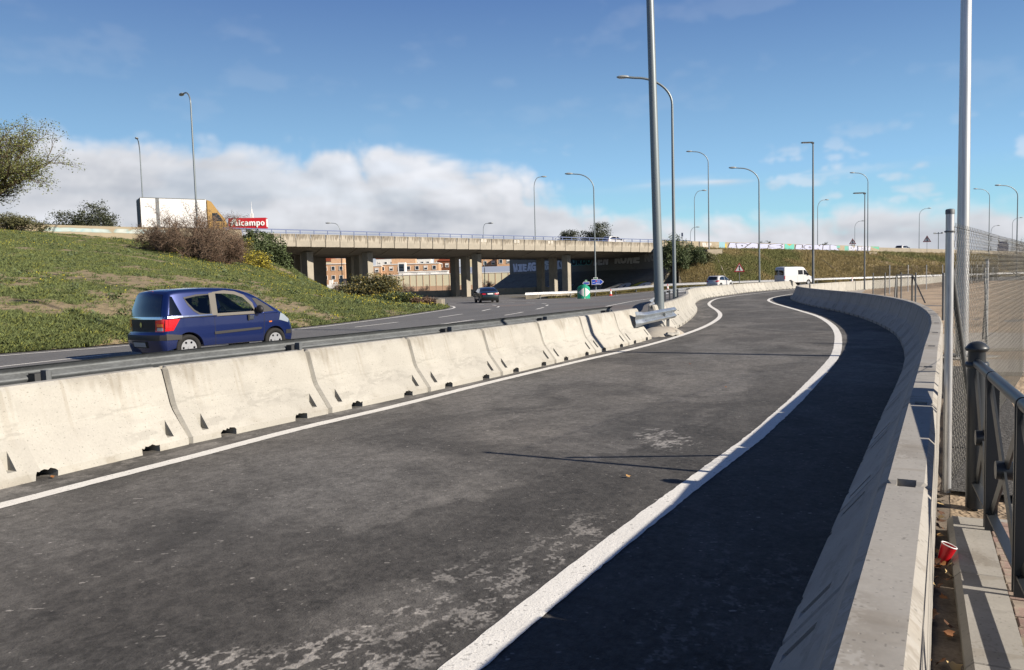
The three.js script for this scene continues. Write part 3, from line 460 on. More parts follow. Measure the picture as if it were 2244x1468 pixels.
// ---------------------------------------------------------------- pavement, kerb and gutter by the camera
const KD = [0.462, -0.887], KR = [0.887, 0.462];                // along the kerb (away), and to its right
const kP = (s, w) => [1.69 + KD[0] * s + KR[0] * w, -2.81 + KD[1] * s + KR[1] * w];
const KY = Math.atan2(-KD[1], KD[0]);
{
  struct('pavement_bed', gridG(10, 4, (a, b) => { const [x, z] = kP(mix(2.0, -4, a), mix(0.15, 4, b)); return [x, 0.092, z]; }), new THREE.MeshStandardMaterial({ map: colorTex(256, 256, (u, v) => { const n = fbm(u * 10, v * 10, 5, 10); return [0.25 + 0.08 * n, 0.21 + 0.07 * n, 0.155 + 0.05 * n]; }), roughness: 0.95 }));
  for (let k = 0; k < 6; k++) { reseed(20 + k); const g = boxUV(extr([[-0.1, 0], [0.1, 0], [0.1, 0.25], [-0.075, 0.25], [-0.1, 0.225]], 0.985, [], 0.004)); g.translate(0, -0.15, 0); const m = part(k ? 'kerb_stone_' + String(k).padStart(3, '0') : 'kerb_stone', g, greyC[k % 4], scene); tag(m, `${nth(k + 1)} grey kerb stone from the far end of the paved footway`, 'kerb stone', 'kerb stones of the footway'); const [x, z] = kP(2.05 - k, 0.085); m.position.set(x, 0, z); m.rotation.y = Math.atan2(-KD[0], -KD[1]); }
  const paverMat = [[0.30, 0.20, 0.17], [0.33, 0.235, 0.20], [0.27, 0.18, 0.155], [0.34, 0.26, 0.22], [0.31, 0.255, 0.21]].map((c, i) => { const t = colorTex(128, 128, (u, v) => { const n = fbm(u * 5 + i * 9, v * 5, 4), d = S(0.0, 0.35, fbm(u * 7 + i * 5 + 40, v * 7, 4)); return [mix(c[0], 0.33, d * 0.7) * (1 + 0.3 * n), mix(c[1], 0.28, d * 0.7) * (1 + 0.3 * n), mix(c[2], 0.22, d * 0.7) * (1 + 0.3 * n)]; }); t.repeat.set(4, 4); return new THREE.MeshStandardMaterial({ map: t, roughness: 0.92, bumpMap: bump(poreBump, 2), bumpScale: 0.004 }); });
  reseed(91);
  const pav = struct('footway', boxUV(at(new THREE.BoxGeometry(3.4, 0.03, 0.1), ...(() => { const [x, z] = kP(2.1, 1.9); return [x, 0.07, z]; })(), Math.atan2(-KR[1], KR[0]))), greyC[2]);
  const geos = [0, 1, 2].map(() => boxUV(extr([[-0.094 + rr(0, 0.01), -0.044 + rr(0, 0.006)], [0.094 - rr(0, 0.01), -0.044 + rr(0, 0.005)], [0.094, 0.044 - rr(0, 0.006)], [-0.094 + rr(0, 0.008), 0.044]], 0.05, [], 0.005)));
  let n = 0;
  for (let row = 0; row < 36 && n < 300; row++) for (let c = 0; c < 9 && n < 300; c++) {
    const odd = row & 1, s = 2.0 - row * 0.104, w = (odd ? (c ? 0.186 + c * 0.207 : 0.240) : 0.289 + c * 0.207) + rr(-0.003, 0.003), [x, z] = kP(s + rr(-0.003, 0.003), w);
    if (rnd() < 0.02) continue;
    const m = part(n ? 'paver_' + String(n).padStart(3, '0') : 'paver', geos[(rnd() * 3) | 0], paverMat[(rnd() * 5) | 0], pav); m.position.set(x, 0.045 + rr(-0.004, 0.004), z); if (odd && !c) m.scale.x = 0.5; m.rotation.set(-PI / 2 + rr(-0.02, 0.02), 0, -Math.atan2(KR[1], KR[0]) + rr(-0.02, 0.02)); n++;
  }
  // gutter of dirt between barrier and kerb
  struct('gutter', gridG(40, 5, (a, b) => { const s = mix(7.5, -3, a), [x, z] = kP(s, mix(-0.34 + 0.10 * S(2, 5, s), 0.02 + 0.5 * S(2.2, 4, s), b)); return [x, 0.012 + 0.02 * fbm(x * 6, z * 6, 3), z]; }), new THREE.MeshStandardMaterial({ map: colorTex(512, 512, (u, v) => { const n = fbm(u * 14, v * 14, 5, 14), g = vnoise(u * 120, v * 120, 120, 120); const k = 0.16 + 0.07 * n + 0.04 * g; return [k * 1.1, k * 0.9, k * 0.7]; }), roughness: 0.95 }));
}
// fallen dry leaves, each its own
{
  const lm = [0x8a5a2c, 0x6e4522, 0xb08a55, 0x4e3019, 0xc2a878].map((c) => new THREE.MeshStandardMaterial({ color: c, roughness: 0.85, side: THREE.DoubleSide }));
  const lg = [0, 1, 2].map((v) => { reseed(60 + v); const pts = []; for (let k = 0; k < 11; k++) { const a = k / 11 * 2 * PI, r = 0.035 * (0.55 + 0.45 * Math.abs(Math.cos(a * 2.5 + v))) * rr(0.8, 1.2); pts.push([Math.cos(a) * r * 1.25, Math.sin(a) * r]); } const g = new THREE.ShapeGeometry(shape(pts), 1); const p = g.attributes.position; for (let i = 0; i < p.count; i++) p.setZ(i, 6 * (p.getX(i) ** 2) - 5 * p.getY(i) ** 2 + rr(0, 0.006)); g.computeVertexNormals(); return g; });
  reseed(63);
  for (let k = 0; k < 70; k++) { const s = rr(-1.2, 3.0), w = rr(-0.16, -0.01) - 0.02; const [x, z] = kP(s, w); const m = single('dry_leaf', lg[k % 3], lm[(rnd() * 5) | 0], 'curled brown dry leaf in the gutter between barrier and kerb', 'leaf', 'dry leaves in the gutter'); m.scale.setScalar(rr(0.5, 0.9)); m.position.set(x, 0.035 + rr(0, 0.045), z); m.rotation.set(-PI / 2 + rr(-0.7, 0.7), rr(-0.6, 0.6), rr(0, 6)); }
  const road = [[-4.0, -6.62], [-1.9, -10.7], [-0.65, -12.45], [2.1, -17.6], [3.0, -10.9], [3.2, -13.9], [0.9, -6.1]];
  road.forEach(([x, z], k) => { const m = single('dry_leaf', lg[k % 3], lm[k % 4], k < 4 ? `${nth(k + 1)} small brown leaf from the left at the foot of the left barriers` : ['small brown leaf on the asphalt just left of the right edge line', 'small brown leaf far up the middle of the ramp', 'small brown leaf on the asphalt below the fence post shadow'][k - 4], 'leaf', k < 4 ? 'leaves along the left barriers' : 'stray leaves on the ramp'); m.position.set(x, 0.024, z); m.rotation.set(-PI / 2 + 0.2, 0.1, k); m.scale.setScalar(0.55); });
}
// crushed red paper cup in the gutter
{
  const [x, z] = kP(1.30, -0.065), t = thing('paper_cup', 'crushed red paper cup with white rim among dry leaves', 'cup', undefined, [x, 0.06, z]);
  const wall = new THREE.LatheGeometry([[0.026, 0], [0.040, 0.10]].map(([a, b]) => new THREE.Vector2(a, b)), 20), p = wall.attributes.position; for (let i = 0; i < p.count; i++) p.setX(i, p.getX(i) * (0.95 - 0.5 * p.getY(i)));
  t.rotation.set(0.25, 0.4, -0.35); const red = new THREE.MeshStandardMaterial({ color: 0xc01220, roughness: 0.4, side: THREE.DoubleSide });
  part('cup_wall', wall, red, t); part('base', cyl(0.026, 0.026, 0.004, 18, 0, 0.002, 0), red, t); part('rim', at(new THREE.TorusGeometry(0.0385, 0.003, 6, 24), 0, 0.10, 0, 0, PI / 2).scale(0.9, 1, 1), new THREE.MeshStandardMaterial({ color: 0xf2f2f2, roughness: 0.5 }), t);
}
// dark railing with crossed bars and a turned end post
{
  const RD = [-0.421, 0.907];                               // from the end post towards the camera
  const rp = (s, y, w = 0) => [3.02 + RD[0] * s + 0.907 * w, y, -5.02 + RD[1] * s + 0.421 * w];
  const bo = thing('railing_post', 'round dark cast-iron end post with domed cap', 'post', undefined, [rp(0, 0)[0], 0.03, rp(0, 0)[2]]);
  part('shaft', new THREE.LatheGeometry([[0.056, 0], [0.056, 0.9], [0.054, 0.93]].map(([a, b]) => new THREE.Vector2(a, b)), 20), railing, bo);
  part('collar', new THREE.LatheGeometry([[0.054, 0.925], [0.068, 0.93], [0.071, 0.945], [0.066, 0.96], [0.055, 0.965]].map(([a, b]) => new THREE.Vector2(a, b)), 22), railing, bo);
  part('cap', new THREE.LatheGeometry([[0.052, 0.96], [0.050, 1.03], [0.062, 1.036], [0.070, 1.046], [0.068, 1.058], [0.060, 1.066], [0.048, 1.082], [0.026, 1.094], [0, 1.098]].map(([a, b]) => new THREE.Vector2(a, b)), 24), railing, bo);
  const ry = Math.atan2(-RD[1], RD[0]);
  const t = thing('footway_railing', 'dark metal railing of crossed bars with round hubs beside the footway', 'railing');
  const posts = [0.72, 1.72, 2.72, 3.72, 4.72], top = 0.985, bot = 0.20;
  posts.forEach((s) => { part('post', at(new THREE.BoxGeometry(0.018, 0.92, 0.062), ...rp(s - 0.03, 0.06 + 0.46), ry), railing, t); part('post', at(new THREE.BoxGeometry(0.018, 0.92, 0.062), ...rp(s + 0.03, 0.06 + 0.46), ry), railing, t); });
  [0.0, ...posts].forEach((s, i, all) => { if (i + 1 >= all.length) return; const e = all[i + 1], a = s + (i ? 0.036 : 0.05), b = e - 0.036, m = (a + b) / 2, my = (top + bot) / 2 - 0.03;
    part('handrail', rodG(rp(a - 0.02, top), rp(b + 0.02, top), 0.03, 0.03, 16, false), railing, t);
    part('bottom_bar', barG(rp(a, bot), rp(b, bot), 0.05, 0.012), railing, t);
    part('brace', barG(rp(a, bot + 0.01, 0.004), rp(b, top - 0.05, 0.004), 0.012, 0.045), railing, t); part('brace', barG(rp(a, top - 0.05, -0.009), rp(b, bot + 0.01, -0.009), 0.012, 0.045), railing, t);
    part('hub', cyl(0.047, 0.047, 0.085, 22, ...rp(m, my), ry, PI / 2), railing, t); });
}
// ---------------------------------------------------------------- chain-link fence
const wireMat = new THREE.MeshStandardMaterial({ color: 0xdcdcd8, roughness: 0.45, metalness: 0.1 });
function wire(a, b, r) { const dx = b[0] - a[0], dy = b[1] - a[1], dz = b[2] - a[2], l = Math.hypot(dx, dy, dz) || 1; return [a, b, r, [dx / l, dy / l, dz / l]]; }
function wiresGeo(list, n = 3) {                              // many thin prisms in one geometry
  const P = new Float32Array(list.length * n * 18), N = new Float32Array(P.length); let k = 0;
  for (const [a, b, r, d] of list) {
    let ux = d[2], uy = 0, uz = -d[0], l = Math.hypot(ux, uz); if (l < 1e-3) { ux = 1; uz = 0; l = 1; } ux /= l; uz /= l;
    const vx = d[1] * uz, vy = d[2] * ux - d[0] * uz, vz = -d[1] * ux;
    for (let i = 0; i < n; i++) {
      const t0 = i / n * 2 * PI, t1 = (i + 1) / n * 2 * PI, c0 = Math.cos(t0), s0 = Math.sin(t0), c1 = Math.cos(t1), s1 = Math.sin(t1);
      const n0 = [c0 * ux + s0 * vx, s0 * vy, c0 * uz + s0 * vz], n1 = [c1 * ux + s1 * vx, s1 * vy, c1 * uz + s1 * vz];
      const q = [[a, n0], [b, n0], [b, n1], [a, n0], [b, n1], [a, n1]];
      for (const [pt, nn] of q) { P[k] = pt[0] + nn[0] * r; P[k + 1] = pt[1] + nn[1] * r; P[k + 2] = pt[2] + nn[2] * r; N[k] = nn[0]; N[k + 1] = nn[1]; N[k + 2] = nn[2]; k += 3; }
    }
  }
  const g = new THREE.BufferGeometry(); g.setAttribute('position', new THREE.BufferAttribute(P, 3)); g.setAttribute('normal', new THREE.BufferAttribute(N, 3)); g.setAttribute('uv', new THREE.BufferAttribute(new Float32Array(P.length / 3 * 2), 2)); return g;
}
function linkPanel(a, b, h0, h1, pitch, r, sag = 0.008) {      // woven zigzags standing upright, hooked into one another
  const dx = b[0] - a[0], dz = b[2] - a[2], L = Math.hypot(dx, dz), nx = -dz / L, nz = dx / L, list = [], half = pitch / 2, n = Math.round(L / half), rows = Math.round((h1 - h0) / half);
  for (let k = 0; k < n; k++) for (let j = 0; j < rows; j++) {
    const pt = (jj) => { const turn = (jj + k) & 1, u = (k + (turn ? 1.03 : -0.03)) * half, w = (turn ? 0.5 : -0.5) * r * 3 + sag * fbm(u * 1.1, jj * 0.05, 2), f = u / L; return [a[0] + dx * f + nx * w, mix(a[1], b[1], f) + h0 + (h1 - h0) * jj / rows + 0.006 * fbm(u * 0.8 + 9, jj * 0.2, 2), a[2] + dz * f + nz * w]; };
    list.push(wire(pt(j), pt(j + 1), r));
  }
  return wiresGeo(list);
}
const nearF = [[3.06, 0.0, -5.42], [5.05, 0.0, -8.05], [7.4, 0.02, -11.2], [9.75, 0.02, -15.9], [13.2, 0.02, -23.7], [15.2, 0.02, -28.6], [17.2, 0.02, -33], [19.4, 0.02, -38.6], [21.2, 0.02, -44], [22.2, 0.02, -47.6]];
function fencePost(p, H, r, label, mat = zinc) { const t = thing('fence_post', label, 'fence post', 'mesh fence posts', p); part('tube', rodG([0, -0.05, 0], [0, H, 0], r, r, 14), mat, t); part('cap', new THREE.LatheGeometry([[r * 1.1, -0.02], [r * 1.1, 0.008], [r * 0.9, 0.014], [0, 0.018]].map(([a, b]) => new THREE.Vector2(a, b)), 14).translate(0, H, 0), zincDull, t); return t; }
{
  fencePost(nearF[0], 2.0, 0.027, 'nearest galvanised fence post, full height beside the dark railing');
  const b = single('fence_brace', rodG([4.0, 0.0, -6.65], [3.1, 1.6, -5.47], 0.021, 0.021, 12, false), zincDull, 'slanting galvanised brace leaning against the nearest fence post', 'brace');
  const t = thing('mesh_fence', 'near chain-link mesh hung on the galvanised posts at right', 'mesh fence');
  const m1 = part('wire_mesh', linkPanel(nearF[0], nearF[1], 0.02, 1.93, 0.1, 0.0016), wireMat, t); m1.userData.kind = 'stuff';
  const m2 = part('wire_mesh', linkPanel(nearF[1], nearF[2], 0.02, 1.93, 0.1, 0.0016), wireMat, t); m2.userData.kind = 'stuff';
  const m3 = part('wire_mesh', linkPanel(nearF[2], [10.3, 0.02, -14.6], 0.02, 1.93, 0.1, 0.0018), wireMat, t); m3.userData.kind = 'stuff';
  for (const y of [0.06, 0.95, 1.9]) part('tension_wire', wiresGeo([0, 1].map((i) => wire([nearF[i][0], y, nearF[i][2]], [nearF[i + 1][0], y, nearF[i + 1][2]], 0.0022))), wireMat, t);
  part('clamp', at(new THREE.TorusGeometry(0.03, 0.006, 6, 16), nearF[0][0], 1.86, nearF[0][2], 0, PI / 2), zincDull, t);
  const names = ['second', 'third', 'fourth', 'fifth', 'sixth', 'seventh'];
  nearF.slice(3).forEach((p, i) => { if (i === 2) return; fencePost(p, i === 0 ? 1.75 : 1.45, i === 0 ? 0.03 : 0.035, i < 6 ? `${names[i]} bare fence post from the dark railing, along the sand` : 'corner fence post beside the short slim lamp', i === 0 ? zinc : zincDull); });
  single('fence_brace', [rodG([9.7, 1.6, -15.9], [9.4, 0.02, -15.3], 0.02, 0.02, 8, false), rodG([9.8, 1.6, -15.95], [10.1, 0.02, -16.6], 0.02, 0.02, 8, false)], zincDull, 'pair of slanting braces on the second fence post', 'brace');
  // far leg of the fence along the sunlit barriers
  const far = polyline([[22.2, -47.6], [26.5, -53.5], [32, -60], [40, -69.5], [50, -83], [62, -99]]), f2 = thing('mesh_fence', 'far grey mesh fence crossing in front of the sunlit barriers', 'mesh fence'), nP = 12; let prev;
  for (let k = 0; k <= nP; k++) { const q = far.at(far.L * k / nP), p = [q.x, 0.08, q.z]; if (k) fencePost(p, 1.9, 0.03, `${nth(k)} post of the far mesh fence from the short slim lamp`, zinc); if (prev) { const m = part('wire_mesh', linkPanel(prev, p, 0.05, 1.85, 0.22, 0.0045, 0.0), zincDull, f2); m.userData.kind = 'stuff'; } prev = p; }
  // small trapezoid steel frame on the sand
  const fr = thing('steel_frame', 'dark trapezoid steel frame standing on the sand by the fence', 'frame', undefined, [18.5, 0.04, -36.5]); part('top_bar', barG([-0.38, 1.35, 0], [0.38, 1.35, 0], 0.06, 0.06), darkSteel, fr); for (const s of [-1, 1]) { part('leg', barG([s * 0.36, 0, 0], [s * 0.36, 1.35, 0], 0.06, 0.05), darkSteel, fr); part('leg', barG([s * 0.72, 0, 0.5], [s * 0.38, 1.3, 0], 0.05, 0.05), darkSteel, fr); }
}
// concrete slabs on the sand
const slab = (pts, y, label) => { const g = extr(pts.map(([x, z]) => [x, -z]), 0.06); g.rotateX(-PI / 2); g.translate(0, y, 0); return single('concrete_slab', boxUV(g), paleC, label, 'slab'); };
slab([[19.9, -51.8], [24.6, -58.6], [30, -65.6], [27.5, -63], [22.9, -51]], 0.03, 'pale triangular concrete slab inside the barrier bend');
slab([[7.7, -14.6], [9.3, -18.0], [11.2, -18.2], [12.5, -16.8], [9.6, -14.5]], 0.03, 'pale concrete slab behind the right barriers by the galvanised lamp');
slab([[6.6, -11.4], [7.9, -12.9], [9.4, -12.3], [8.6, -10.9]], 0.02, 'worn concrete slab with grating edge below the galvanised lamp');
struct('gravel_bed', gridG(8, 20, (a, b) => { const q = rightBase.at(mix(9, 17, b)), [x, z] = offs(q, mix(0.62, 1.25, a)); return [x, 0.055 + 0.02 * fbm(x * 7, z * 7, 3), z]; }), new THREE.MeshStandardMaterial({ map: colorTex(256, 256, (u, v) => { const n = vnoise(u * 60, v * 60, 60, 60), k = 0.07 + 0.06 * Math.max(n, -0.4); return [k, k * 0.98, k * 0.95]; }), roughness: 0.95, bumpMap: bump(gritBump, 0.8), bumpScale: 0.03 }));

// ---------------------------------------------------------------- motorway bridge
const GR_ = -0.0144, shear = (g) => { const p = g.attributes.position; for (let i = 0; i < p.count; i++) p.setY(i, p.getY(i) + GR_ * p.getX(i)); g.computeVertexNormals(); return g; };
const stainTex = colorTex(1024, 256, (u, v) => {
  const n = fbm(u * 16, v * 4, 4), top = 0.46 + 0.3 * vnoise(u * 90, 3) + 0.2 * vnoise(u * 34, 9), drip = S(top + 0.14, top + 0.34, v + 0.06 * n) * (0.55 + 0.45 * S(-0.3, 0.5, vnoise(u * 220, v * 3)));
  let r = 0.41 + 0.06 * n, g = 0.375 + 0.05 * n, b = 0.31 + 0.04 * n; const k = 1 - 0.62 * drip; const low_ = 1 - 0.06 * S(0.5, 0.42, v); return [r * k * low_, g * k * low_ * (1 - 0.05 * drip), b * k * low_ * (1 - 0.1 * drip)];
});
const panelMats = [0, 1, 2, 3].map((i) => { const t = stainTex.clone(); t.repeat.set(1 / 7, 1 / 1.42); t.offset.set(i * 0.25 + 0.13, 1.02 / 1.42); t.needsUpdate = true; return new THREE.MeshStandardMaterial({ map: t, roughness: 0.9 }); });
const alongX = (prof, len, x0 = 0, bevel = 0) => { const g = plain(extr(prof, len, [], bevel)), p = g.attributes.position, o = p.array.slice(); for (let i = 0; i < p.count; i += 3) [0, 2, 1].forEach((m, k) => p.setXYZ(i + k, o[(i + m) * 3 + 2] + x0, o[(i + m) * 3 + 1], o[(i + m) * 3])); g.computeVertexNormals(); return g; };   // a section (z, y) carried along x
const deckC = conc([0.27, 0.235, 0.185], 30, 0.12), pierC = conc([0.34, 0.31, 0.255], 33, 0.3);
const ORG = hwP(0);
const bridge = thing('road_bridge', 'long concrete motorway bridge crossing over the loop road', 'bridge', undefined, [ORG[0], hwY(0), ORG[1]], HWTURN);
{
  const sec = [[-0.02, -0.02], [-0.02, -0.86], [-3.9, -1.62], [-15.4, -1.66], [-19, -0.95], [-19, -0.02]];
  const g = alongX(sec, 62, -3);
  part('deck', boxUV(shear(plain(g))), deckC, bridge);
  for (let k = 0; k < 14; k++) part('rib', shear(box(0.22, 0.05, 3.9, 1.2 + k * 4.3, -1.29, -2.0, 0, -0.195)), deckC, bridge);
  const panel = alongX([[0.02, 0.4], [0.12, 0.4], [0.12, -0.30], [0.05, -1.0], [-0.05, -1.0], [0.02, -0.3]], 1.64, 0, 0.012);
  { const p2 = panel.attributes.position, uv = panel.attributes.uv; for (let i = 0; i < p2.count; i++) uv.setXY(i, p2.getX(i), p2.getY(i)); }
  panel.computeBoundingBox(); const pb = panel.boundingBox;
  for (let k = 0; k < 36; k++) { const x = -2.4 + k * 1.74, m = part('parapet_panel', panel, panelMats[(k * 3 + (k >> 2)) % 4], bridge); m.position.set(x - (pb.min.x + pb.max.x) / 2, GR_ * x, 0); }
  // piers: three square columns a row, in four rows askew to the deck
  const Cs = Math.cos(HWTURN), Sn = Math.sin(HWTURN), toL = (X, Z) => { const dx = X - ORG[0], dz = Z - ORG[1]; return [dx * Cs - dz * Sn, dx * Sn + dz * Cs]; };
  for (const [X, Z] of [[8.2, -113.6], [-4.5, -105.4], [-17.7, -96.9], [-24.1, -92.8]]) for (let k = 0; k < 3; k++) { const [x, z] = toL(X - 1.75 * k, Z - 3.5 * k), top = -1.62 + GR_ * x + (z > -3.9 ? (z + 3.9) / 3.9 * 0.7 : 0), bot = -hwY(0) - 0.5; const m = part('column', boxUV(new THREE.BoxGeometry(0.95, top - bot, 0.95)), pierC, bridge); m.position.set(x, (top + bot) / 2, z); m.rotation.y = 0.42; }
}
const plateMat = (txt) => new THREE.MeshStandardMaterial({ roughness: 0.6, map: canvasTex(64, 64, (c) => { c.fillStyle = '#c9c4b6'; c.fillRect(0, 0, 64, 64); c.fillStyle = '#6f7686'; c.font = 'bold 52px sans-serif'; c.textAlign = 'center'; c.fillText(txt, 32, 51); }) });
{ const pm = plateMat('0'); for (const [x, n] of [[26.6, 'left'], [31.8, 'middle'], [37.4, 'right']]) for (const k of [0, 1]) { const m = part('number_plate', new THREE.BoxGeometry(0.34, 0.36, 0.02), pm, bridge); m.position.set(x + k * 0.5, 0.12 + GR_ * x, 0.145); } }
const blueMat = new THREE.MeshStandardMaterial({ color: 0x55658e, roughness: 0.5 });
{
  const t = thing('bridge_railing', 'thin blue handrail on posts along the top of the bridge', 'railing', undefined, [ORG[0], hwY(0), ORG[1]], HWTURN);
  const a = -6, b = 65; part('top_rail', shear(box(b - a, 0.10, 0.1, (a + b) / 2, 0.88, 0.06)), blueMat, t); part('lower_rail', shear(box(b - a, 0.05, 0.06, (a + b) / 2, 0.56, 0.06)), blueMat, t);
  for (let x = a + 0.4; x < b; x += 1.62) part('post', box(0.08, 0.47, 0.09, x, 0.635 + GR_ * x, 0.06), blueMat, t);
}
// right abutment: graffitied wall over a paved slope; the left one mostly hidden
const AW0 = [24.7, -114.8], AW1 = [-0.1, -152];
const letters = (c, txt, x, y, w, h, fill, line, lw) => {        // hand-sprayed lettering: every letter drawn on its own, fat, leaning and uneven
  const n = txt.length; [...txt].forEach((ch, i) => { c.save(); c.font = `bold ${h * 1.35}px sans-serif`; const m = c.measureText(ch).width || 1; c.translate(x + w * (i + 0.5) / n, y + rr(-0.05, 0.05) * h); c.rotate(rr(-0.14, 0.14)); c.transform(1, 0, rr(-0.25, 0.15), 1, 0, 0); c.scale(w / n / m * rr(1.0, 1.18), rr(0.9, 1.12)); c.lineJoin = 'round'; c.textAlign = 'center'; c.strokeStyle = line; c.lineWidth = lw * 3.4; c.strokeText(ch, 0, 0); c.strokeStyle = fill; c.lineWidth = lw * 1.9; c.strokeText(ch, 0, 0); c.fillStyle = fill; c.fillText(ch, 0, 0); c.restore(); }); };
const speck = (c, w, h, cols, n) => { for (let i = 0; i < n; i++) { c.globalAlpha = rr(0.05, 0.28); c.fillStyle = cols[(rnd() * cols.length) | 0]; c.fillRect(rnd() * w, rnd() * h, rr(1, 26), rr(1, 14)); } c.globalAlpha = 1; };
{
  reseed(41);
  const tex = canvasTex(2048, 192, (c, w, h) => {
    c.fillStyle = '#7b776e'; c.fillRect(0, 0, w, h); speck(c, w, h, ['#5d5a54', '#8e897c', '#46443f'], 900);
    letters(c, 'MIERG', 0.03 * w, 158, 0.165 * w, 82, '#dfe0ea', '#55535a', 5); letters(c, 'S', 0.25 * w, 112, 0.035 * w, 48, '#c9c9c4', '#5a5853', 4); letters(c, 'TA', 0.25 * w, 152, 0.04 * w, 34, '#c9c9c4', '#5a5853', 4);
    letters(c, 'IW', 0.335 * w, 150, 0.062 * w, 84, '#cfcfd2', '#5a5853', 5); c.fillStyle = '#2f8f96'; c.globalAlpha = 0.85; for (let k = 0; k < 26; k++) { c.beginPath(); c.arc(rr(0.44, 0.56) * w, rr(18, 105), rr(8, 24), 0, 7); c.fill(); } c.globalAlpha = 1;
    letters(c, 'ORDO', 0.437 * w, 112, 0.118 * w, 70, '#23262a', '#58b7ad', 6); letters(c, 'DEN', 0.567 * w, 128, 0.085 * w, 74, '#d5d5d8', '#504e4c', 5); letters(c, 'KONE', 0.688 * w, 124, 0.13 * w, 84, '#c9c7bf', '#514f49', 6); letters(c, 'NO', 0.845 * w, 118, 0.06 * w, 66, '#9c978b', '#6a655c', 5);
  });
  const t = thing('abutment_wall', 'shaded concrete wall with silver graffiti letters under the bridge end', 'wall'), L = Math.hypot(AW0[0] - AW1[0], AW0[1] - AW1[1]);
  const g = new THREE.BoxGeometry(L, 3.4, 0.6); const m = part('wall', g, pierC, t); m.position.set((AW0[0] + AW1[0]) / 2 + 0.25, 4.45, (AW0[1] + AW1[1]) / 2 - 0.16); m.rotation.y = Math.atan2(-(AW0[1] - AW1[1]), AW0[0] - AW1[0]);
  const f = part('painted_face', new THREE.BoxGeometry(L - 0.2, 3.2, 0.012), new THREE.MeshStandardMaterial({ map: tex, roughness: 0.9 }), t); f.rotation.y = m.rotation.y; f.position.copy(m.position); f.translateZ(0.309);
  const dir = [AW0[0] - AW1[0], AW0[1] - AW1[1]].map((v) => v / L), no = [-0.835, 0.55];
  const tex2 = canvasTex(1024, 128, (c, w, h) => { c.fillStyle = '#6d6961'; c.fillRect(0, 0, w, h); speck(c, w, h, ['#4f4c47', '#86817a', '#3e3c39', '#77807a'], 900); const put = [['B', 0.40, '#7d84a0'], ['A', 0.52, '#8e9096'], ['V', 0.60, '#8b8d92'], ['A', 0.70, '#9a9b9b'], ['/', 0.78, '#a3a29c'], ['O', 0.84, '#b9bcc2'], ['/', 0.89, '#b8ad3a'], ['O', 0.935, '#c6c6c6']]; for (const [s, u, col] of put) letters(c, s, u * w, 122, 0.045 * w, 34, col, '#332f30', 4); });
  struct('paved_slope', gridG(40, 10, (a, b) => { const s = a * L, x = AW1[0] + dir[0] * s + no[0] * 6 * b, z = AW1[1] + dir[1] * s + no[1] * 6 * b; return [x, mix(2.95, low(x, z) - 0.05, b), z, a, 1 - b]; }), new THREE.MeshStandardMaterial({ map: tex2, roughness: 0.95, bumpMap: bump(poreBump, 20, 3), bumpScale: 0.02 }));
  // wing wall that closes the slope at its near end, and ground behind the wall
  const w = extr([[0, -0.5], [6.4, -0.5], [6.4, 0.05], [0.4, 3.1], [0, 3.1]], 0.5); const wm = single('wing_wall', boxUV(w), weathered, 'stained end wall closing the paved slope at the bridge', 'wall'); wm.position.set(AW0[0] + dir[0] * 0.02 + no[0] * -0.2, 0, AW0[1] + dir[1] * 0.02 + no[1] * -0.2); wm.rotation.y = Math.atan2(-no[1], no[0]);
  struct('fill_behind_wall', gridG(10, 6, (a, b) => { const s = a * L * 0.6, x = AW1[0] + dir[0] * s - no[0] * mix(0.5, 30, b), z = AW1[1] + dir[1] * s - no[1] * mix(0.5, 30, b); return [x, 5.4, z]; }), bankMat);
  const la = single('left_abutment_wall', boxUV(box(22, 8, 0.8, -30.2, 2.6, -96, Math.atan2(0.894, 0.447))), pierC, 'dark abutment wall closing the left end of the bridge', 'wall'); la.name = 'abutment_wall_001';
}
// walls along the motorway
function hwWall(name, t0, t1, top, mat, label, thick = 0.3, n = 40) {
  const g = merged([gridG(n, 1, (a, b) => { const t = mix(t0, t1, a), p = hwP(t, 0.1); const y = mix(-0.95, top(t), b); return [p[0], hwY(t) + y, p[1], a * (t1 - t0), (y + 0.12) / (top(t) + 0.12)]; }), gridG(n, 1, (a, b) => { const t = mix(t0, t1, a), p = hwP(t, 0.1 - thick * b); return [p[0], hwY(t) + top(t), p[1], a * (t1 - t0), b * 0.1]; }), gridG(n, 1, (a, b) => { const t = mix(t1, t0, a), p = hwP(t, 0.1 - thick); return [p[0], hwY(t) + mix(-0.95, top(t), b), p[1], a, b]; })]);
  return single(name, g, mat, label, 'wall');
}
reseed(43);
const leftWallTex = canvasTex(2048, 64, (c, w, h) => { c.fillStyle = '#9c917c'; c.fillRect(0, 0, w, h); speck(c, w, h, ['#8f836c', '#c3b9a2', '#776c58', '#a89a7f'], 1500); c.globalAlpha = 0.55; letters(c, 'ASTER', 0.895 * w, 44, 0.03 * w, 20, '#b9c6c4', '#8fb4bb', 3); letters(c, 'LEVY', 0.93 * w, 44, 0.026 * w, 22, '#c8cbc4', '#8fb4bb', 3); c.globalAlpha = 1; });
leftWallTex.wrapS = THREE.RepeatWrapping; leftWallTex.repeat.set(1 / 176, 1);
hwWall('motorway_wall', -180, -4, () => 0.72, new THREE.MeshStandardMaterial({ map: leftWallTex, roughness: 0.9 }), 'low weathered wall with faint graffiti at the top of the grass slope');
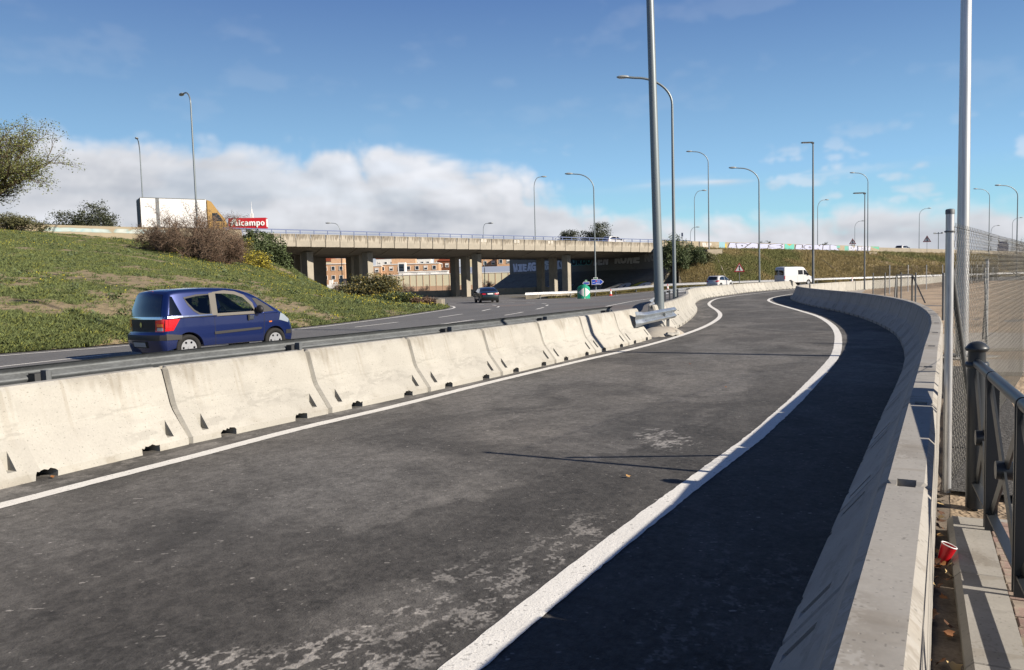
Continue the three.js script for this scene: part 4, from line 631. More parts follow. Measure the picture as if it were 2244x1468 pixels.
const gw = canvasTex(2048, 64, (c, w, h) => {
  const X = (t) => (t - 58) / 58 * w; c.fillStyle = '#9c917c'; c.fillRect(0, 0, w, h); speck(c, w, h, ['#978b74', '#c6bba2', '#83765f'], 700);
  const put = (s, t0, t1, fill = '#b4b9d4', line = '#4a463f', lw = 5) => letters(c, s, X(t0), 58, X(t1) - X(t0), 48, fill, line, lw);
  c.fillStyle = '#55504a'; c.fillRect(X(66.7), 0, 12, h); put('BP', 67.6, 69.6, '#c4c0ba', '#8a7f70', 3); c.fillStyle = '#86afbb'; c.fillRect(X(71.4), 0, X(72.8) - X(71.4), h); c.fillStyle = '#c3ab3a'; c.fillRect(X(72.8), 20, 12, 44);
  c.fillStyle = '#b4b9d4'; c.fillRect(X(73.8), 4, X(87.6) - X(73.8), h - 4); put('E', 73.6, 76.0); put('D', 75.8, 78.2); put('A', 78.2, 81.2); put('B', 81.2, 83.8); put('S', 83.8, 86.6); c.fillStyle = '#63b3a6'; c.fillRect(X(87.8), 2, X(90.4) - X(87.8), h - 2); c.fillStyle = '#b08a58'; c.beginPath(); c.moveTo(X(88.3), 0); c.lineTo(X(89.1), 26); c.lineTo(X(89.9), 0); c.fill();
  c.fillStyle = '#b4b9d4'; c.fillRect(X(90.9), 2, X(102.6) - X(90.9), h - 2); put('L', 90.8, 93.4); put('O', 93.4, 96); put('N', 96, 98.6); put('E', 98.6, 100.9); put('R', 100.7, 103.0); c.fillStyle = '#6aa89d'; c.fillRect(X(102.6), 4, X(103.6) - X(102.6), 30); c.fillRect(X(105), 6, X(106.2) - X(105), h - 6);
  put('DAISM', 106.4, 113, '#b9bccb', '#6d7488', 4); c.fillStyle = '#2d2b45'; c.fillRect(X(111), 6, 12, 50); c.fillStyle = '#62a890'; c.beginPath(); c.moveTo(X(113), 4); c.lineTo(X(116), 4); c.lineTo(X(116), 44); c.fill();
});
gw.wrapS = THREE.RepeatWrapping; gw.repeat.set(1 / 58, 1);
hwWall('graffiti_wall', 58, 116, () => 0.8, new THREE.MeshStandardMaterial({ map: gw, roughness: 0.85 }), 'low motorway wall covered in white and turquoise graffiti lettering');
hwWall('motorway_wall', 116, 560, () => 0.6, weathered, 'plain low wall along the motorway at right beyond the graffiti', 0.3, 90);

// low walls by the loop road
function lowWall(pts, h, th, y, mat, label, hs) { const l = polyline(pts), n = 60, pr = [[-th / 2, -0.4], [-th / 2, 1], [th / 2, 1], [th / 2, -0.4]]; const g = gridG(3, n, (a, b) => { const k = Math.round(a * 3), q = l.at(b * l.L), [x, z] = offs(q, pr[k][0]), hh = hs ? mix(hs[0], hs[1], b) : h; return [x, (typeof y === 'function' ? y(x, z) : y) + (pr[k][1] > 0 ? hh : -0.4), z, b * l.L, k]; }); const cap = (b) => { const q = l.at(b * l.L), [x0, z0] = offs(q, -th / 2), [x1, z1] = offs(q, th / 2), hh = hs ? mix(hs[0], hs[1], b) : h; return gridG(1, 1, (u, v) => [mix(x0, x1, u), (typeof y === 'function' ? y(x0, z0) : y) + mix(-0.4, hh, v), mix(z0, z1, u), u, v]); }; return single('low_wall', flat(merged([g, cap(0), cap(1)])), mat, label, 'wall'); }
lowWall([[-5.35, -57.5], [-5.5, -62], [-7.0, -69], [-9.9, -77], [-15.5, -84], [-24, -90]], 0.8, 0.4, low, weathered, 'curved low concrete wall round the end of the grass mound', [0.55, 0.85]);
lowWall([hwP(-14, -11.5), hwP(8, -11.5), hwP(28, -11.5), hwP(47, -11.5)], 0.95, 0.35, low, pierC, 'low shaded concrete wall behind the first bridge columns');
lowWall([[1.6, -84.5], [3.5, -84.6], [7, -87]], 0.5, 0.3, low, weathered, 'short low kerb wall behind the start of the far guard rail');

// concrete lamp blocks and drains on the embankment
for (const [x, z, y, lab] of [[31.4, -121.4, 4.9, 'large concrete block under the lamp at the left of the graffiti'], [67.4, -146, 4.55, 'small concrete block under the lamp at the right of the graffiti']]) { const m = single('lamp_block', boxUV(box(x < 40 ? 3.0 : 2.2, x < 40 ? 1.5 : 1.1, 1.6, 0, 0, 0)), weathered, lab, 'block'); m.position.set(x, y, z); m.rotation.y = HWTURN - 0.1; }
for (const [u0, u1, lab] of [[0.275, 0.24, 'dark diagonal drain channel on the embankment left of the hatchback sign'], [0.50, 0.475, 'dark diagonal drain channel on the embankment behind the van']]) {
  const t = thing('drain_channel', lab, 'drain'); const P = (v, w, dy) => { const p = bankPoint(mix(u1, u0, v), v); return [p[0] + w, p[1] + dy, p[2]]; };
  for (const [w, dy, m] of [[-0.32, 0.14, weathered], [0.32, 0.14, weathered]]) { const l = []; for (let k = 0; k < 14; k++) l.push(barG(P(k / 14, w, dy - 0.04), P((k + 1) / 14, w, dy - 0.04), 0.16, 0.28)); part('edge', l, m, t); }
}
// ---------------------------------------------------------------- signs
const signBack = zincDull;
const triTex = canvasTex(256, 226, (c, w, h) => { c.fillStyle = '#b01722'; c.fillRect(0, 0, w, h); c.fillStyle = '#f0efea'; c.beginPath(); c.moveTo(w / 2, 42); c.lineTo(w - 36, h - 22); c.lineTo(36, h - 22); c.closePath(); c.fill(); c.fillStyle = '#111'; c.fillRect(w / 2 - 11, 92, 24, 104); c.beginPath(); c.moveTo(w / 2 - 28, 104); c.lineTo(w / 2 + 1, 64); c.lineTo(w / 2 + 30, 104); c.fill(); c.beginPath(); c.moveTo(w / 2 + 4, 150); c.lineTo(w / 2 + 36, 186); c.lineTo(w / 2 + 22, 198); c.lineTo(w / 2 + 4, 176); c.fill(); });
function triSign(x, y, z, H, k, yaw, label, posts = [0]) {
  const t = thing('warning_sign', label, 'road sign', 'triangular warning signs', [x, y, z], yaw); for (const p of posts) part('post', cyl(0.035, 0.035, H, 8, p, H / 2, -0.03), zincDull, t);
  const a = 0.5 * k, hh = 0.88 * k, g = extr([[-a, 0], [a, 0], [0, hh]], 0.02); const uv = g.attributes.uv, p = g.attributes.position; for (let i = 0; i < p.count; i++) uv.setXY(i, p.getX(i) / (2 * a) + 0.5, p.getY(i) / hh); g.translate(0, H - 0.25, 0); part('plate', g, new THREE.MeshStandardMaterial({ map: triTex, roughness: 0.45 }), t);
}
triSign(22.96, 0, -78, 2.15, 1.05, -0.25, 'triangular merge warning sign behind the cream barriers near the hatchback');
triSign(66.6, hwY(107), -151.4, 1.5, 1.3, -0.4, 'triangular merge sign above the right end of the graffiti wall', [-0.12, 0.25]);
triSign(83.2, 4.45, -155.4, 2.9, 1.5, -0.45, 'triangular merge sign before the plain motorway wall at right');
{ // arrow sign on the lamp before the underpass
  const tx = canvasTex(512, 216, (c, w, h) => { c.fillStyle = '#1b46b4'; c.fillRect(0, 0, w, h); c.fillStyle = '#fff'; c.font = 'bold 62px sans-serif'; c.fillText('A-1', 34, 150); c.fillStyle = '#e87a2a'; c.fillRect(168, 40, 58, 52); c.fillStyle = '#fff'; c.font = 'bold 56px sans-serif'; c.fillText('R-10', 244, 88); c.fillText('Madrid', 168, 184); });
  const t = thing('arrow_sign', 'blue direction sign pointing right with a green tab on top', 'road sign', undefined, [10.12, 0.92, -90.62]);
  const o = [[-0.68, 0], [0.38, 0], [0.74, 0.31], [0.38, 0.62], [-0.68, 0.62]], k = [[-0.64, 0.04], [0.36, 0.04], [0.67, 0.31], [0.36, 0.58], [-0.64, 0.58]];
  part('border', extr(o, 0.03), new THREE.MeshStandardMaterial({ color: 0xe8e8e6, roughness: 0.5 }), t); const g = extr(k, 0.012).translate(0, 0, 0.026); const uv = g.attributes.uv, p = g.attributes.position; for (let i = 0; i < p.count; i++) uv.setXY(i, (p.getX(i) + 0.64) / 1.31, (p.getY(i) - 0.04) / 0.54); part('plate', g, new THREE.MeshStandardMaterial({ map: tx, roughness: 0.45 }), t);
  part('tab', box(0.5, 0.2, 0.03, -0.2, 0.74, 0.0), new THREE.MeshStandardMaterial({ color: 0xe8e8e6, roughness: 0.5 }), t); part('tab_face', box(0.38, 0.12, 0.01, -0.2, 0.74, 0.022), new THREE.MeshStandardMaterial({ color: 0x1d6b4a, roughness: 0.5 }), t);
  const t2 = thing('arrow_sign', 'small blue direction sign pointing left behind the green gore marker', 'road sign', undefined, [8.9, low(8.9, -92) , -92], 0.15); part('post', cyl(0.04, 0.04, 1.5, 8, 0.05, 0.75, 0), zincDull, t2);
  part('border', extr([[0.42, 1.32], [-0.26, 1.32], [-0.42, 1.5], [-0.26, 1.68], [0.42, 1.68]], 0.02).translate(0, 0, 0.04), new THREE.MeshStandardMaterial({ color: 0xdadada, roughness: 0.5 }), t2); part('plate', extr([[0.38, 1.36], [-0.25, 1.36], [-0.36, 1.5], [-0.25, 1.64], [0.38, 1.64]], 0.01).translate(0, 0, 0.058), new THREE.MeshStandardMaterial({ color: 0x2a3f9a, roughness: 0.5 }), t2); part('tab', box(0.28, 0.2, 0.03, 0.02, 1.8, 0.05), new THREE.MeshStandardMaterial({ color: 0x6f9a80, roughness: 0.5 }), t2);
}
{ // rounded green gore marker with two white triangles
  const t = thing('gore_marker', 'peaked green plastic gore marker with two white arrow triangles', 'road marker', undefined, [7.5, low(7.5, -80.2), -80.2], 0.1), R = 0.66, top = (a) => 0.98 + 0.52 * (1 - Math.abs(a) / (PI / 2)), green = new THREE.MeshStandardMaterial({ color: 0x129a7a, roughness: 0.4 });
  part('shell', [gridG(24, 1, (u, v) => { const a = mix(-PI / 2, PI / 2, u); return [Math.sin(a) * R, v * top(a), Math.cos(a) * R]; }), gridG(24, 1, (u, v) => { const a = mix(-PI / 2, PI / 2, u); return [Math.sin(a) * R * v, top(a) , Math.cos(a) * R * v]; }), gridG(12, 1, (u, v) => { const a = mix(-PI / 2, PI / 2, u); return [Math.sin(a) * R, v * top(a), 0]; })], green, t);
  const white = new THREE.MeshStandardMaterial({ color: 0xdcdcd8, roughness: 0.5 });
  for (const s of [-1, 1]) part('arrow_panel', gridG(10, 1, (u, v) => { const a = s * mix(0.09, 1.15, u), y0 = 0.66, hh = 0.46 * (1 - u), r = R + 0.008; return [Math.sin(a) * r, y0 + hh * (v * 2 - 1), Math.cos(a) * r]; }), white, t);
  part('foot_tag', box(0.12, 0.08, 0.02, 0, 0.06, R + 0.01), white, t);
}
function cone(x, z, label) { const y = low(x, z), t = thing('traffic_cone', label, 'traffic cone', 'traffic cones', [x, y, z]), red = new THREE.MeshStandardMaterial({ color: 0xd8321c, roughness: 0.5 }), wh = new THREE.MeshStandardMaterial({ color: 0xf0f0ee, roughness: 0.5 }); part('base', box(0.4, 0.04, 0.4, 0, 0.02, 0), red, t); part('body', new THREE.LatheGeometry([[0.15, 0.04], [0.035, 0.74], [0.0, 0.75]].map(([a, b]) => new THREE.Vector2(a, b)), 16), red, t); part('band', new THREE.LatheGeometry([[0.128, 0.2], [0.074, 0.54]].map(([a, b]) => new THREE.Vector2(a, b)), 16), wh, t); }
cone(11.3, -87.9, 'red and white traffic cone at the guard rail right of the arrow sign'); cone(19.3, -95.6, 'traffic cone at the guard rail between the two central lamp posts'); cone(51.5, -117.2, 'traffic cone at the guard rail right of the van');
{ const t = thing('round_sign', 'round red-rimmed sign on a post seen between the bridge columns', 'road sign', undefined, [-21.4, -0.4, -108]); part('post', cyl(0.04, 0.04, 2.6, 8, 0, 1.3, -0.03), zincDull, t); part('rim', cyl(0.45, 0.45, 0.03, 24, 0, 2.35, 0, 0, PI / 2), new THREE.MeshStandardMaterial({ color: 0xb01722, roughness: 0.5 }), t); part('face', cyl(0.33, 0.33, 0.012, 24, 0, 2.35, 0.022, 0, PI / 2), new THREE.MeshStandardMaterial({ color: 0xeeeeea, roughness: 0.5 }), t); part('mark', box(0.09, 0.4, 0.01, 0, 2.35, 0.032, 0, 0, 0.5), black, t); }
{ const t = thing('gantry_sign', 'back of a dark blue motorway sign seen through the mesh', 'road sign', undefined, [126.6, 3.5, -200], -0.3); for (const s of [-0.9, 0.9]) part('post', box(0.18, 5.2, 0.18, s, 2.6, -0.1), zincDull, t); const m = new THREE.MeshStandardMaterial({ color: 0x39406e, roughness: 0.6 }); for (let k = 0; k < 5; k++) part('panel', box(2.5 - (k === 4 ? 0.9 : 0), 0.5, 0.06, 0, 2.4 + k * 0.53, 0), m, t); }
{ const t = thing('marker_post', 'small dark marker plate on a thin post at the right bridge end', 'road sign', undefined, [26.3, 6.3, -118.8]); part('post', cyl(0.04, 0.04, 1.7, 8, 0, 0.85, 0), zincDull, t); part('plate', box(0.26, 0.55, 0.03, 0, 1.65, 0.04), new THREE.MeshStandardMaterial({ color: 0x2a3350, roughness: 0.5 }), t); }
// supermarket totem with raised letters
{
  const t = thing('shop_sign', 'red box sign with raised white shop name above the bridge', 'sign', undefined, [-83.6, 0, -250], 0.14), w = 11.6, h = 3.45, y = 22.35;
  part('box', new THREE.BoxGeometry(w, h, 3.2).translate(0, y, -1.6), new THREE.MeshStandardMaterial({ color: 0xb3121f, roughness: 0.5 }), t); part('pillar', box(1.6, 21, 1.6, 0, 10, -1.6), new THREE.MeshStandardMaterial({ color: 0xd9d9d9, roughness: 0.6 }), t);
  const { FontLoader } = await import('three/addons/loaders/FontLoader.js'), { TextGeometry } = await import('three/addons/geometries/TextGeometry.js');
  const font = await new FontLoader().loadAsync('fonts/droid/droid_sans_bold.typeface.json'), wm = new THREE.MeshStandardMaterial({ color: 0xf3f3f1, roughness: 0.5 });
  const g = new TextGeometry('lcampo', { font, size: 1.75, depth: 0.25, curveSegments: 4 }); g.computeBoundingBox(); const bw = g.boundingBox.max.x - g.boundingBox.min.x; g.scale(7.9 / bw, 1, 1); g.translate(-2.7, y - 0.75, 0.02); part('letters', g, wm, t);
  const A = extr([[-5.2, -1.05], [-4.55, -1.05], [-4.25, -0.45], [-3.9, 0.25], [-3.75, -0.4], [-3.5, -1.05], [-2.75, -1.05], [-3.45, 1.15], [-4.25, 1.15], [-4.75, 0.2], [-5.3, 0.0], [-4.9, -0.25], [-4.6, -0.3]], 0.25); A.translate(0, y + 0.3, 0.02); part('bird_letter', A, wm, t);
  part('bird_body', at(new THREE.SphereGeometry(0.5, 10, 8).scale(0.8, 0.34, 0.3), -4.1, y + 0.15, 0.35, 0, 0, 0.5), wm, t);
  part('side_letter', box(0.25, 2.4, 1.6, w / 2 + 0.1, y + 0.1, -1.4), wm, t); 
  const mast = thing('radio_mast', 'white telecom mast standing above the red shop sign', 'mast', undefined, [-84.6, 0, -258]); part('pole', [rodG([0, 0, 0], [0, 27.6, 0], 0.25, 0.16, 8), rodG([0, 27.6, 0], [0, 30, 0], 0.06, 0.03, 6)], wm, mast); for (const s of [-0.35, 0.35]) part('antenna', box(0.28, 1.9, 0.28, s, 25.3, 0), wm, mast);
}
// ---------------------------------------------------------------- houses beyond the bridge
const brickTex = colorTex(256, 256, (u, v) => { const n = fbm(u * 8, v * 8, 4, 8), row = (v * 42) % 1, k = 1 + 0.18 * n - 0.12 * (row < 0.14 ? 1 : 0); return [0.56 * k, 0.35 * k, 0.21 * k]; }, [0.34, 0.34]);
const M_brick = new THREE.MeshStandardMaterial({ map: brickTex, roughness: 0.9 }), M_cream = new THREE.MeshStandardMaterial({ color: 0xd0c4a4, roughness: 0.9 }), M_white = new THREE.MeshStandardMaterial({ color: 0xe2e0dc, roughness: 0.85 }), M_brown = new THREE.MeshStandardMaterial({ map: brickTex, color: 0x9a7a68, roughness: 0.9 }), M_tile = new THREE.MeshStandardMaterial({ color: 0x8d4730, roughness: 0.9 }), M_glass = new THREE.MeshStandardMaterial({ color: 0x2b3440, roughness: 0.12 }), M_slate = new THREE.MeshStandardMaterial({ color: 0x8c95a6, roughness: 0.7 });
function house(name, label, x, y, z, w, h, d, wall, o = {}) {
  const t = thing(name, label, 'building', 'buildings beyond the bridge', [x, y, z], o.yaw ?? 0); part('wall', boxUV(new THREE.BoxGeometry(w, h, d)).translate(0, h / 2, -d / 2), wall, t);
  if (o.gable) { const g = extr([[-w / 2 - 0.3, 0], [w / 2 + 0.3, 0], [w / 2 - o.gable * 1.2, o.gable], [-w / 2 + o.gable * 1.2, o.gable]], d + 0.4).translate(0, h + 0.003, -d - 0.2); const r = part('roof', g, o.roof ?? M_tile, t); part('chimney', box(0.7, 1.2, 0.7, w * 0.2, h + o.gable + 0.3, -d * 0.5), M_brick, r); }
  else { part('roof', box(w + 0.3, 0.25, d + 0.3, 0, h + 0.128, -d / 2), M_white, t); if (o.pent) part('penthouse', boxUV(box(w * 0.4, 1.5, d * 0.4, w * o.pent, h + 1.01, -d / 2)), wall, t); }
  const rows = o.rows ?? 1, cols = o.cols ?? 3, ww = o.ww ?? 0.9, wh = o.wh ?? 1.0;
  for (let r = 0; r < rows; r++) for (let c = 0; c < cols; c++) { const cx = -w / 2 + (c + 0.5) * w / cols + (o.off ?? 0), cy = h * (r + 0.55) / rows; const wn = part('window', merged([box(ww + 0.24, 0.12, 0.14, cx, cy + wh / 2 + 0.06, 0.04), box(ww + 0.24, 0.12, 0.2, cx, cy - wh / 2 - 0.06, 0.06), box(0.12, wh, 0.14, cx - ww / 2 - 0.06, cy, 0.04), box(0.12, wh, 0.14, cx + ww / 2 + 0.06, cy, 0.04)]), M_white, t); part('pane', box(ww, wh, 0.03, cx, cy, 0.012), M_glass, wn); if ((r * 5 + c * 3) % 4 === 1) part('blind', box(ww, wh * 0.5, 0.02, cx, cy + wh * 0.25, 0.04), M_white, wn); }
  return t;
}
house('brick_house', 'orange brick block left of the column pair under the bridge', -53.4, 0, -230, 9.2, 8.0, 9, M_brick, { rows: 3, cols: 4, pent: 0.2 });
house('cream_house', 'cream house with tiled roof above the left brick block', -70.8, 4.5, -300, 8, 6.6, 8, M_cream, { rows: 2, cols: 3, gable: 1.3 });
house('white_house', 'white house beside the cream one above the left brick block', -64, 4.5, -296, 6, 6.2, 8, M_white, { rows: 2, cols: 3, gable: 1.0 });
house('brick_terrace', 'long orange brick terrace behind the cream noise wall', -29.5, 0, -226, 17.5, 7.3, 9, M_brick, { rows: 3, cols: 7, pent: -0.1 });
house('brick_terrace', 'lower left wing of the orange terrace', -39.6, 0, -224, 5, 6.9, 8, M_brick, { rows: 3, cols: 2 });
{ const t = house('white_annex', 'white glazed annex in front of the orange terrace', -24, 1.2, -214, 13.4, 3.6, 5, M_white, { rows: 1, cols: 6, ww: 1.2, wh: 1.1 }); for (const x of [-4.3, -0.4, 3.2]) part('awning', box(2.2, 0.08, 1.1, x, 3.1, 0.55, 0, 0.35), M_white, t); }
{ const t = thing('stair_tower', 'glazed stair tower on the orange terrace', 'building', 'buildings beyond the bridge', [-30.2, 0, -216.8]); part('wall', box(2.0, 7.6, 3, 0, 3.8, -1.5), M_white, t); for (let k = 0; k < 3; k++) part('window', box(1.4, 1.0, 0.05, 0, 5.0 + k * 0.9 - (k > 1 ? 0.1 : 0), 0.02), M_glass, t); }
house('brown_house', 'brown shaded house right of the terrace', -19.4, 0, -240, 6, 8.3, 9, M_brown, { rows: 3, cols: 3, gable: 1.1 });
for (const [x, z, w, h, m, l] of [[-51, -320, 8, 8.2, M_white, 'white house with tiled roof, first of the upper row'], [-44.3, -330, 6.5, 9, M_brick, 'brick house with tiled roof, second of the upper row'], [-36, -320, 7, 7.8, M_white, 'white house with tiled roof, third of the upper row'], [-28.6, -340, 9, 8.6, M_brick, 'brick house with tiled roof, fourth of the upper row'], [-15, -330, 8, 8.4, M_cream, 'cream house with tiled roof, last of the upper row'], [-6, -338, 8, 8.2, M_white, 'white house with tiled roof seen between the right columns']]) house('tiled_house', l, x, 4.0, z, w, h, 8, m, { rows: 2, cols: 3, gable: 1.4 });
house('brick_house', 'orange house left of the graffiti wall under the bridge', -6.4, 0, -240, 5.0, 8.7, 8, M_brick, { rows: 3, cols: 2, pent: 0.1 });
house('brick_house', 'orange house touching the left end of the graffiti wall', -1.6, 0, -233, 4.6, 8.9, 8, M_brick, { rows: 3, cols: 2 });
house('tiled_house', 'reddish house at the left behind the first bridge columns', -63, 0, -222, 6.5, 8.3, 8, M_brown, { rows: 3, cols: 3, gable: 1 });
{ const t = thing('warehouse', 'low hall with pale grey sloping roof right of the noise wall', 'building', 'buildings beyond the bridge', [-7, -0.5, -200]); part('wall', boxUV(box(14, 3.4, 12, 0, 1.7, -6)), M_cream, t); part('roof', box(14.4, 0.12, 8, 0, 4.6, -3, 0, 0.38), M_slate, t); for (let k = 0; k < 4; k++) part('window', box(1.2, 0.8, 0.04, -5 + k * 3.3, 2.5, 0.02), M_glass, t); }
{ // white ramp entrance at the left
  const t = thing('underpass_entrance', 'white slanted concrete entrance left of the bridge columns', 'building', 'buildings beyond the bridge', [-36.5, -0.6, -150]); part('slant_wall', extr([[-1.6, 0], [0.1, 0], [2.6, 2.0], [2.4, 2.25], [-1.6, 2.25]], 0.4), M_white, t); part('roof', box(7.2, 0.22, 5, 3.0, 2.37, -2.2), M_white, t); part('back_wall', box(7, 2.2, 0.3, 3.2, 1.1, -4.5), M_slate, t); part('upper_glass', box(3.6, 1.1, 0.2, 4.6, 3.05, -3), M_glass, t); part('vent', [box(0.7, 0.9, 0.7, 1.7, 2.93, -1), box(0.5, 0.5, 0.5, 2.6, 2.73, -1)], M_white, t); }
{ // noise wall of two-tone panels
  const t = thing('noise_wall', 'cream and pink panelled noise wall beyond the bridge', 'wall', undefined, [-27, -0.4, -166]), up = new THREE.MeshStandardMaterial({ color: 0xcfc8ac, roughness: 0.9 }), lo = new THREE.MeshStandardMaterial({ color: 0xb89a80, roughness: 0.9 });
  for (let k = 0; k < 21; k++) { part('upper_panel', box(1.34, 2.4, 0.2, k * 1.4 + 0.7, 2.65, 0), up, t); part('lower_panel', box(1.34, 1.45, 0.22, k * 1.4 + 0.7, 0.72, 0), lo, t); part('pillar', box(0.14, 3.9, 0.3, k * 1.4, 1.95, 0), lo, t); }
  part('coping', box(29.6, 0.14, 0.4, 14.7, 3.95, 0), M_white, t);
}

// ---------------------------------------------------------------- vehicles (local +x forward, y up)
const glassClear = new THREE.MeshPhysicalMaterial({ color: 0xc8d6d2, roughness: 0.02, transmission: 1, thickness: 0, ior: 1.45 });
const glassDark = new THREE.MeshPhysicalMaterial({ color: 0x0a0c0f, roughness: 0.05, clearcoat: 1, clearcoatRoughness: 0.02 });
const rubber = new THREE.MeshStandardMaterial({ color: 0x161616, roughness: 0.85 }), trimBlack = new THREE.MeshStandardMaterial({ color: 0x1d1d1f, roughness: 0.6 }), cabin = new THREE.MeshStandardMaterial({ color: 0x2c2c2e, roughness: 0.9 });
const chrome = new THREE.MeshStandardMaterial({ color: 0xdfe2e6, roughness: 0.15, metalness: 1 }), rimMat = new THREE.MeshStandardMaterial({ color: 0xa4a7ab, roughness: 0.35, metalness: 0.6 });
const redLens = new THREE.MeshPhysicalMaterial({ color: 0xc3121a, roughness: 0.15, clearcoat: 1 }), clearLens = new THREE.MeshPhysicalMaterial({ color: 0x8f9aa6, roughness: 0.1, clearcoat: 1 }), amber = new THREE.MeshPhysicalMaterial({ color: 0xe07a2c, roughness: 0.2, clearcoat: 1 });
const inPoly = (x, y, P) => { let c = false; for (let i = 0, j = P.length - 1; i < P.length; j = i++) if ((P[i][1] > y) !== (P[j][1] > y) && x < (P[j][0] - P[i][0]) * (y - P[i][1]) / (P[j][1] - P[i][1]) + P[i][0]) c = !c; return c; };
const smooth = (pts, n, closed = false) => new THREE.CatmullRomCurve3(pts.map(([x, y]) => V3(x, y, 0)), closed, 'centripetal').getPoints(n).map((p) => [p.x, p.y]);
function subdivide(g, n) { g = plain(g); for (let k = 0; k < n; k++) { const p = g.attributes.position, o = []; for (let i = 0; i < p.count; i += 3) { const v = [0, 1, 2].map((m) => [p.getX(i + m), p.getY(i + m), p.getZ(i + m)]), mid = (a, b) => a.map((q, j) => (q + b[j]) / 2), ab = mid(v[0], v[1]), bc = mid(v[1], v[2]), ca = mid(v[2], v[0]); o.push(...v[0], ...ab, ...ca, ...ab, ...v[1], ...bc, ...ca, ...bc, ...v[2], ...ab, ...bc, ...ca); } g = new THREE.BufferGeometry(); g.setAttribute('position', new THREE.Float32BufferAttribute(o, 3)); } g.setAttribute('uv', new THREE.Float32BufferAttribute(new Float32Array(g.attributes.position.count * 2), 2)); return g; }
function Car(c) {                                  // c: L, W, belt, roof, top profile, wheels, sill, see (side window polygons cut open)
  const top = smooth(c.top, 120), A = [];
  const arch = (x0) => { for (let k = 0; k <= 14; k++) { const a = PI * k / 14; A.push([x0 + Math.cos(a) * c.ra, Math.max(c.sill, c.wr + Math.sin(a) * c.ra * 0.98)]); } };
  const front = top[top.length - 1]; A.push([front[0] - 0.02, c.sill]); arch(c.xf); arch(c.xr); A.push([top[0][0] + 0.02, c.sill]);
  const out = [...top, ...A], N = out.length, r = c.round ?? 0.09;
  const nrm = out.map((p, i) => { const a = out[(i + N - 1) % N], b = out[(i + 1) % N], dx = b[0] - a[0], dy = b[1] - a[1], l = Math.hypot(dx, dy) || 1; return [dy / l, -dx / l]; });      // points inwards for a clockwise outline
  const ins = (k, a) => { const q = k >= top.length ? a * 0.25 : a; return [out[k][0] + nrm[k][0] * q, out[k][1] + nrm[k][1] * q]; };
  const hw = (x, y) => { const xx = Math.abs(x) / (c.L / 2), plan = 1 - (c.taper ?? 0.10) * Math.pow(xx, 5); const lowk = y < 0.5 ? 1 - 0.05 * ((0.5 - y) / 0.3) ** 2 : 1, up = y > c.belt ? 1 - c.tumble * (y - c.belt) / (c.roof - c.belt) : 1 - 0.012 * clamp((y - 0.6) / (c.belt - 0.6)); return c.W / 2 * plan * lowk * up; };
  const warp = (x, y, z) => { const f = z / hw(x, y), e = Math.abs(x) / (c.L / 2); return [x - Math.sign(x) * (c.bow ?? 0.14) * f * f * S(0.62, 1, e), y + (c.camber ?? 0.03) * (1 - f * f) * S(c.belt, c.roof, y), z]; };
  const rings = []; for (let k = 6; k >= 0; k--) { const a = k / 6 * PI / 2; rings.push([-1, r * (1 - Math.sin(a)), r * (1 - Math.cos(a))]); } for (let f = -9; f <= 9; f++) rings.push([f / 10, -1, 0]); for (let k = 0; k <= 6; k++) { const a = k / 6 * PI / 2; rings.push([1, r * (1 - Math.sin(a)), r * (1 - Math.cos(a))]); }
  const shell = gridG(N, rings.length - 1, (u, v) => { const k = Math.round(u * N) % N, [s, dz, i] = rings[Math.round(v * (rings.length - 1))], [x, y] = ins(k, i), w = hw(x, y), z = dz < 0 ? s * (w - r) : s * (w - dz); return warp(x, y, z); });
  if (c.screen) { const ix = [...shell.index.array], p = shell.attributes.position, keep = []; for (let i = 0; i < ix.length; i += 3) { let x = 0, y = 0, z = 0; for (let m = 0; m < 3; m++) { x += p.getX(ix[i + m]) / 3; y += p.getY(ix[i + m]) / 3; z += p.getZ(ix[i + m]) / 3; } if (!(x > 0.2 && inPoly(z, y, c.screen))) keep.push(ix[i], ix[i + 1], ix[i + 2]); } shell.setIndex(keep); }
  const sidePoly = out.map((_, k) => ins(k, r)), xs = sidePoly.map((p) => p[0]), x0 = Math.min(...xs), x1 = Math.max(...xs);
  const span = (x) => { let lo = 1e9, hi = -1e9; for (let i = 0; i < N; i++) { const a = sidePoly[i], b = sidePoly[(i + 1) % N]; if ((a[0] - x) * (b[0] - x) <= 0 && a[0] !== b[0]) { const y = a[1] + (b[1] - a[1]) * (x - a[0]) / (b[0] - a[0]); lo = Math.min(lo, y); hi = Math.max(hi, y); } } return [lo, hi]; };
  const see = c.see ?? [], caps = [];
  for (const s of [-1, 1]) { const nx = see.length ? 220 : 90, ny = see.length ? 110 : 30, P = [], I = []; for (let i = 0; i <= nx; i++) { const x = mix(x0 + 0.0005, x1 - 0.0005, i / nx), [lo, hi] = span(x); for (let j = 0; j <= ny; j++) { const y = mix(lo, hi, j / ny); P.push(...warp(x, y, s * hw(x, y))); } } for (let i = 0; i < nx; i++) for (let j = 0; j < ny; j++) { const a = i * (ny + 1) + j, m = (P[a * 3] + P[(a + ny + 1) * 3]) / 2, my = (P[a * 3 + 1] + P[(a + 1) * 3 + 1]) / 2; if (see.some((q) => inPoly(m, my, q))) continue; const b = a + 1, d = a + ny + 1, e = d + 1; if (s > 0) I.push(a, d, e, a, e, b); else I.push(a, e, d, a, b, e); } const g = new THREE.BufferGeometry(); g.setAttribute('position', new THREE.Float32BufferAttribute(P, 3)); g.setIndex(I); g.computeVertexNormals(); caps.push(g); }
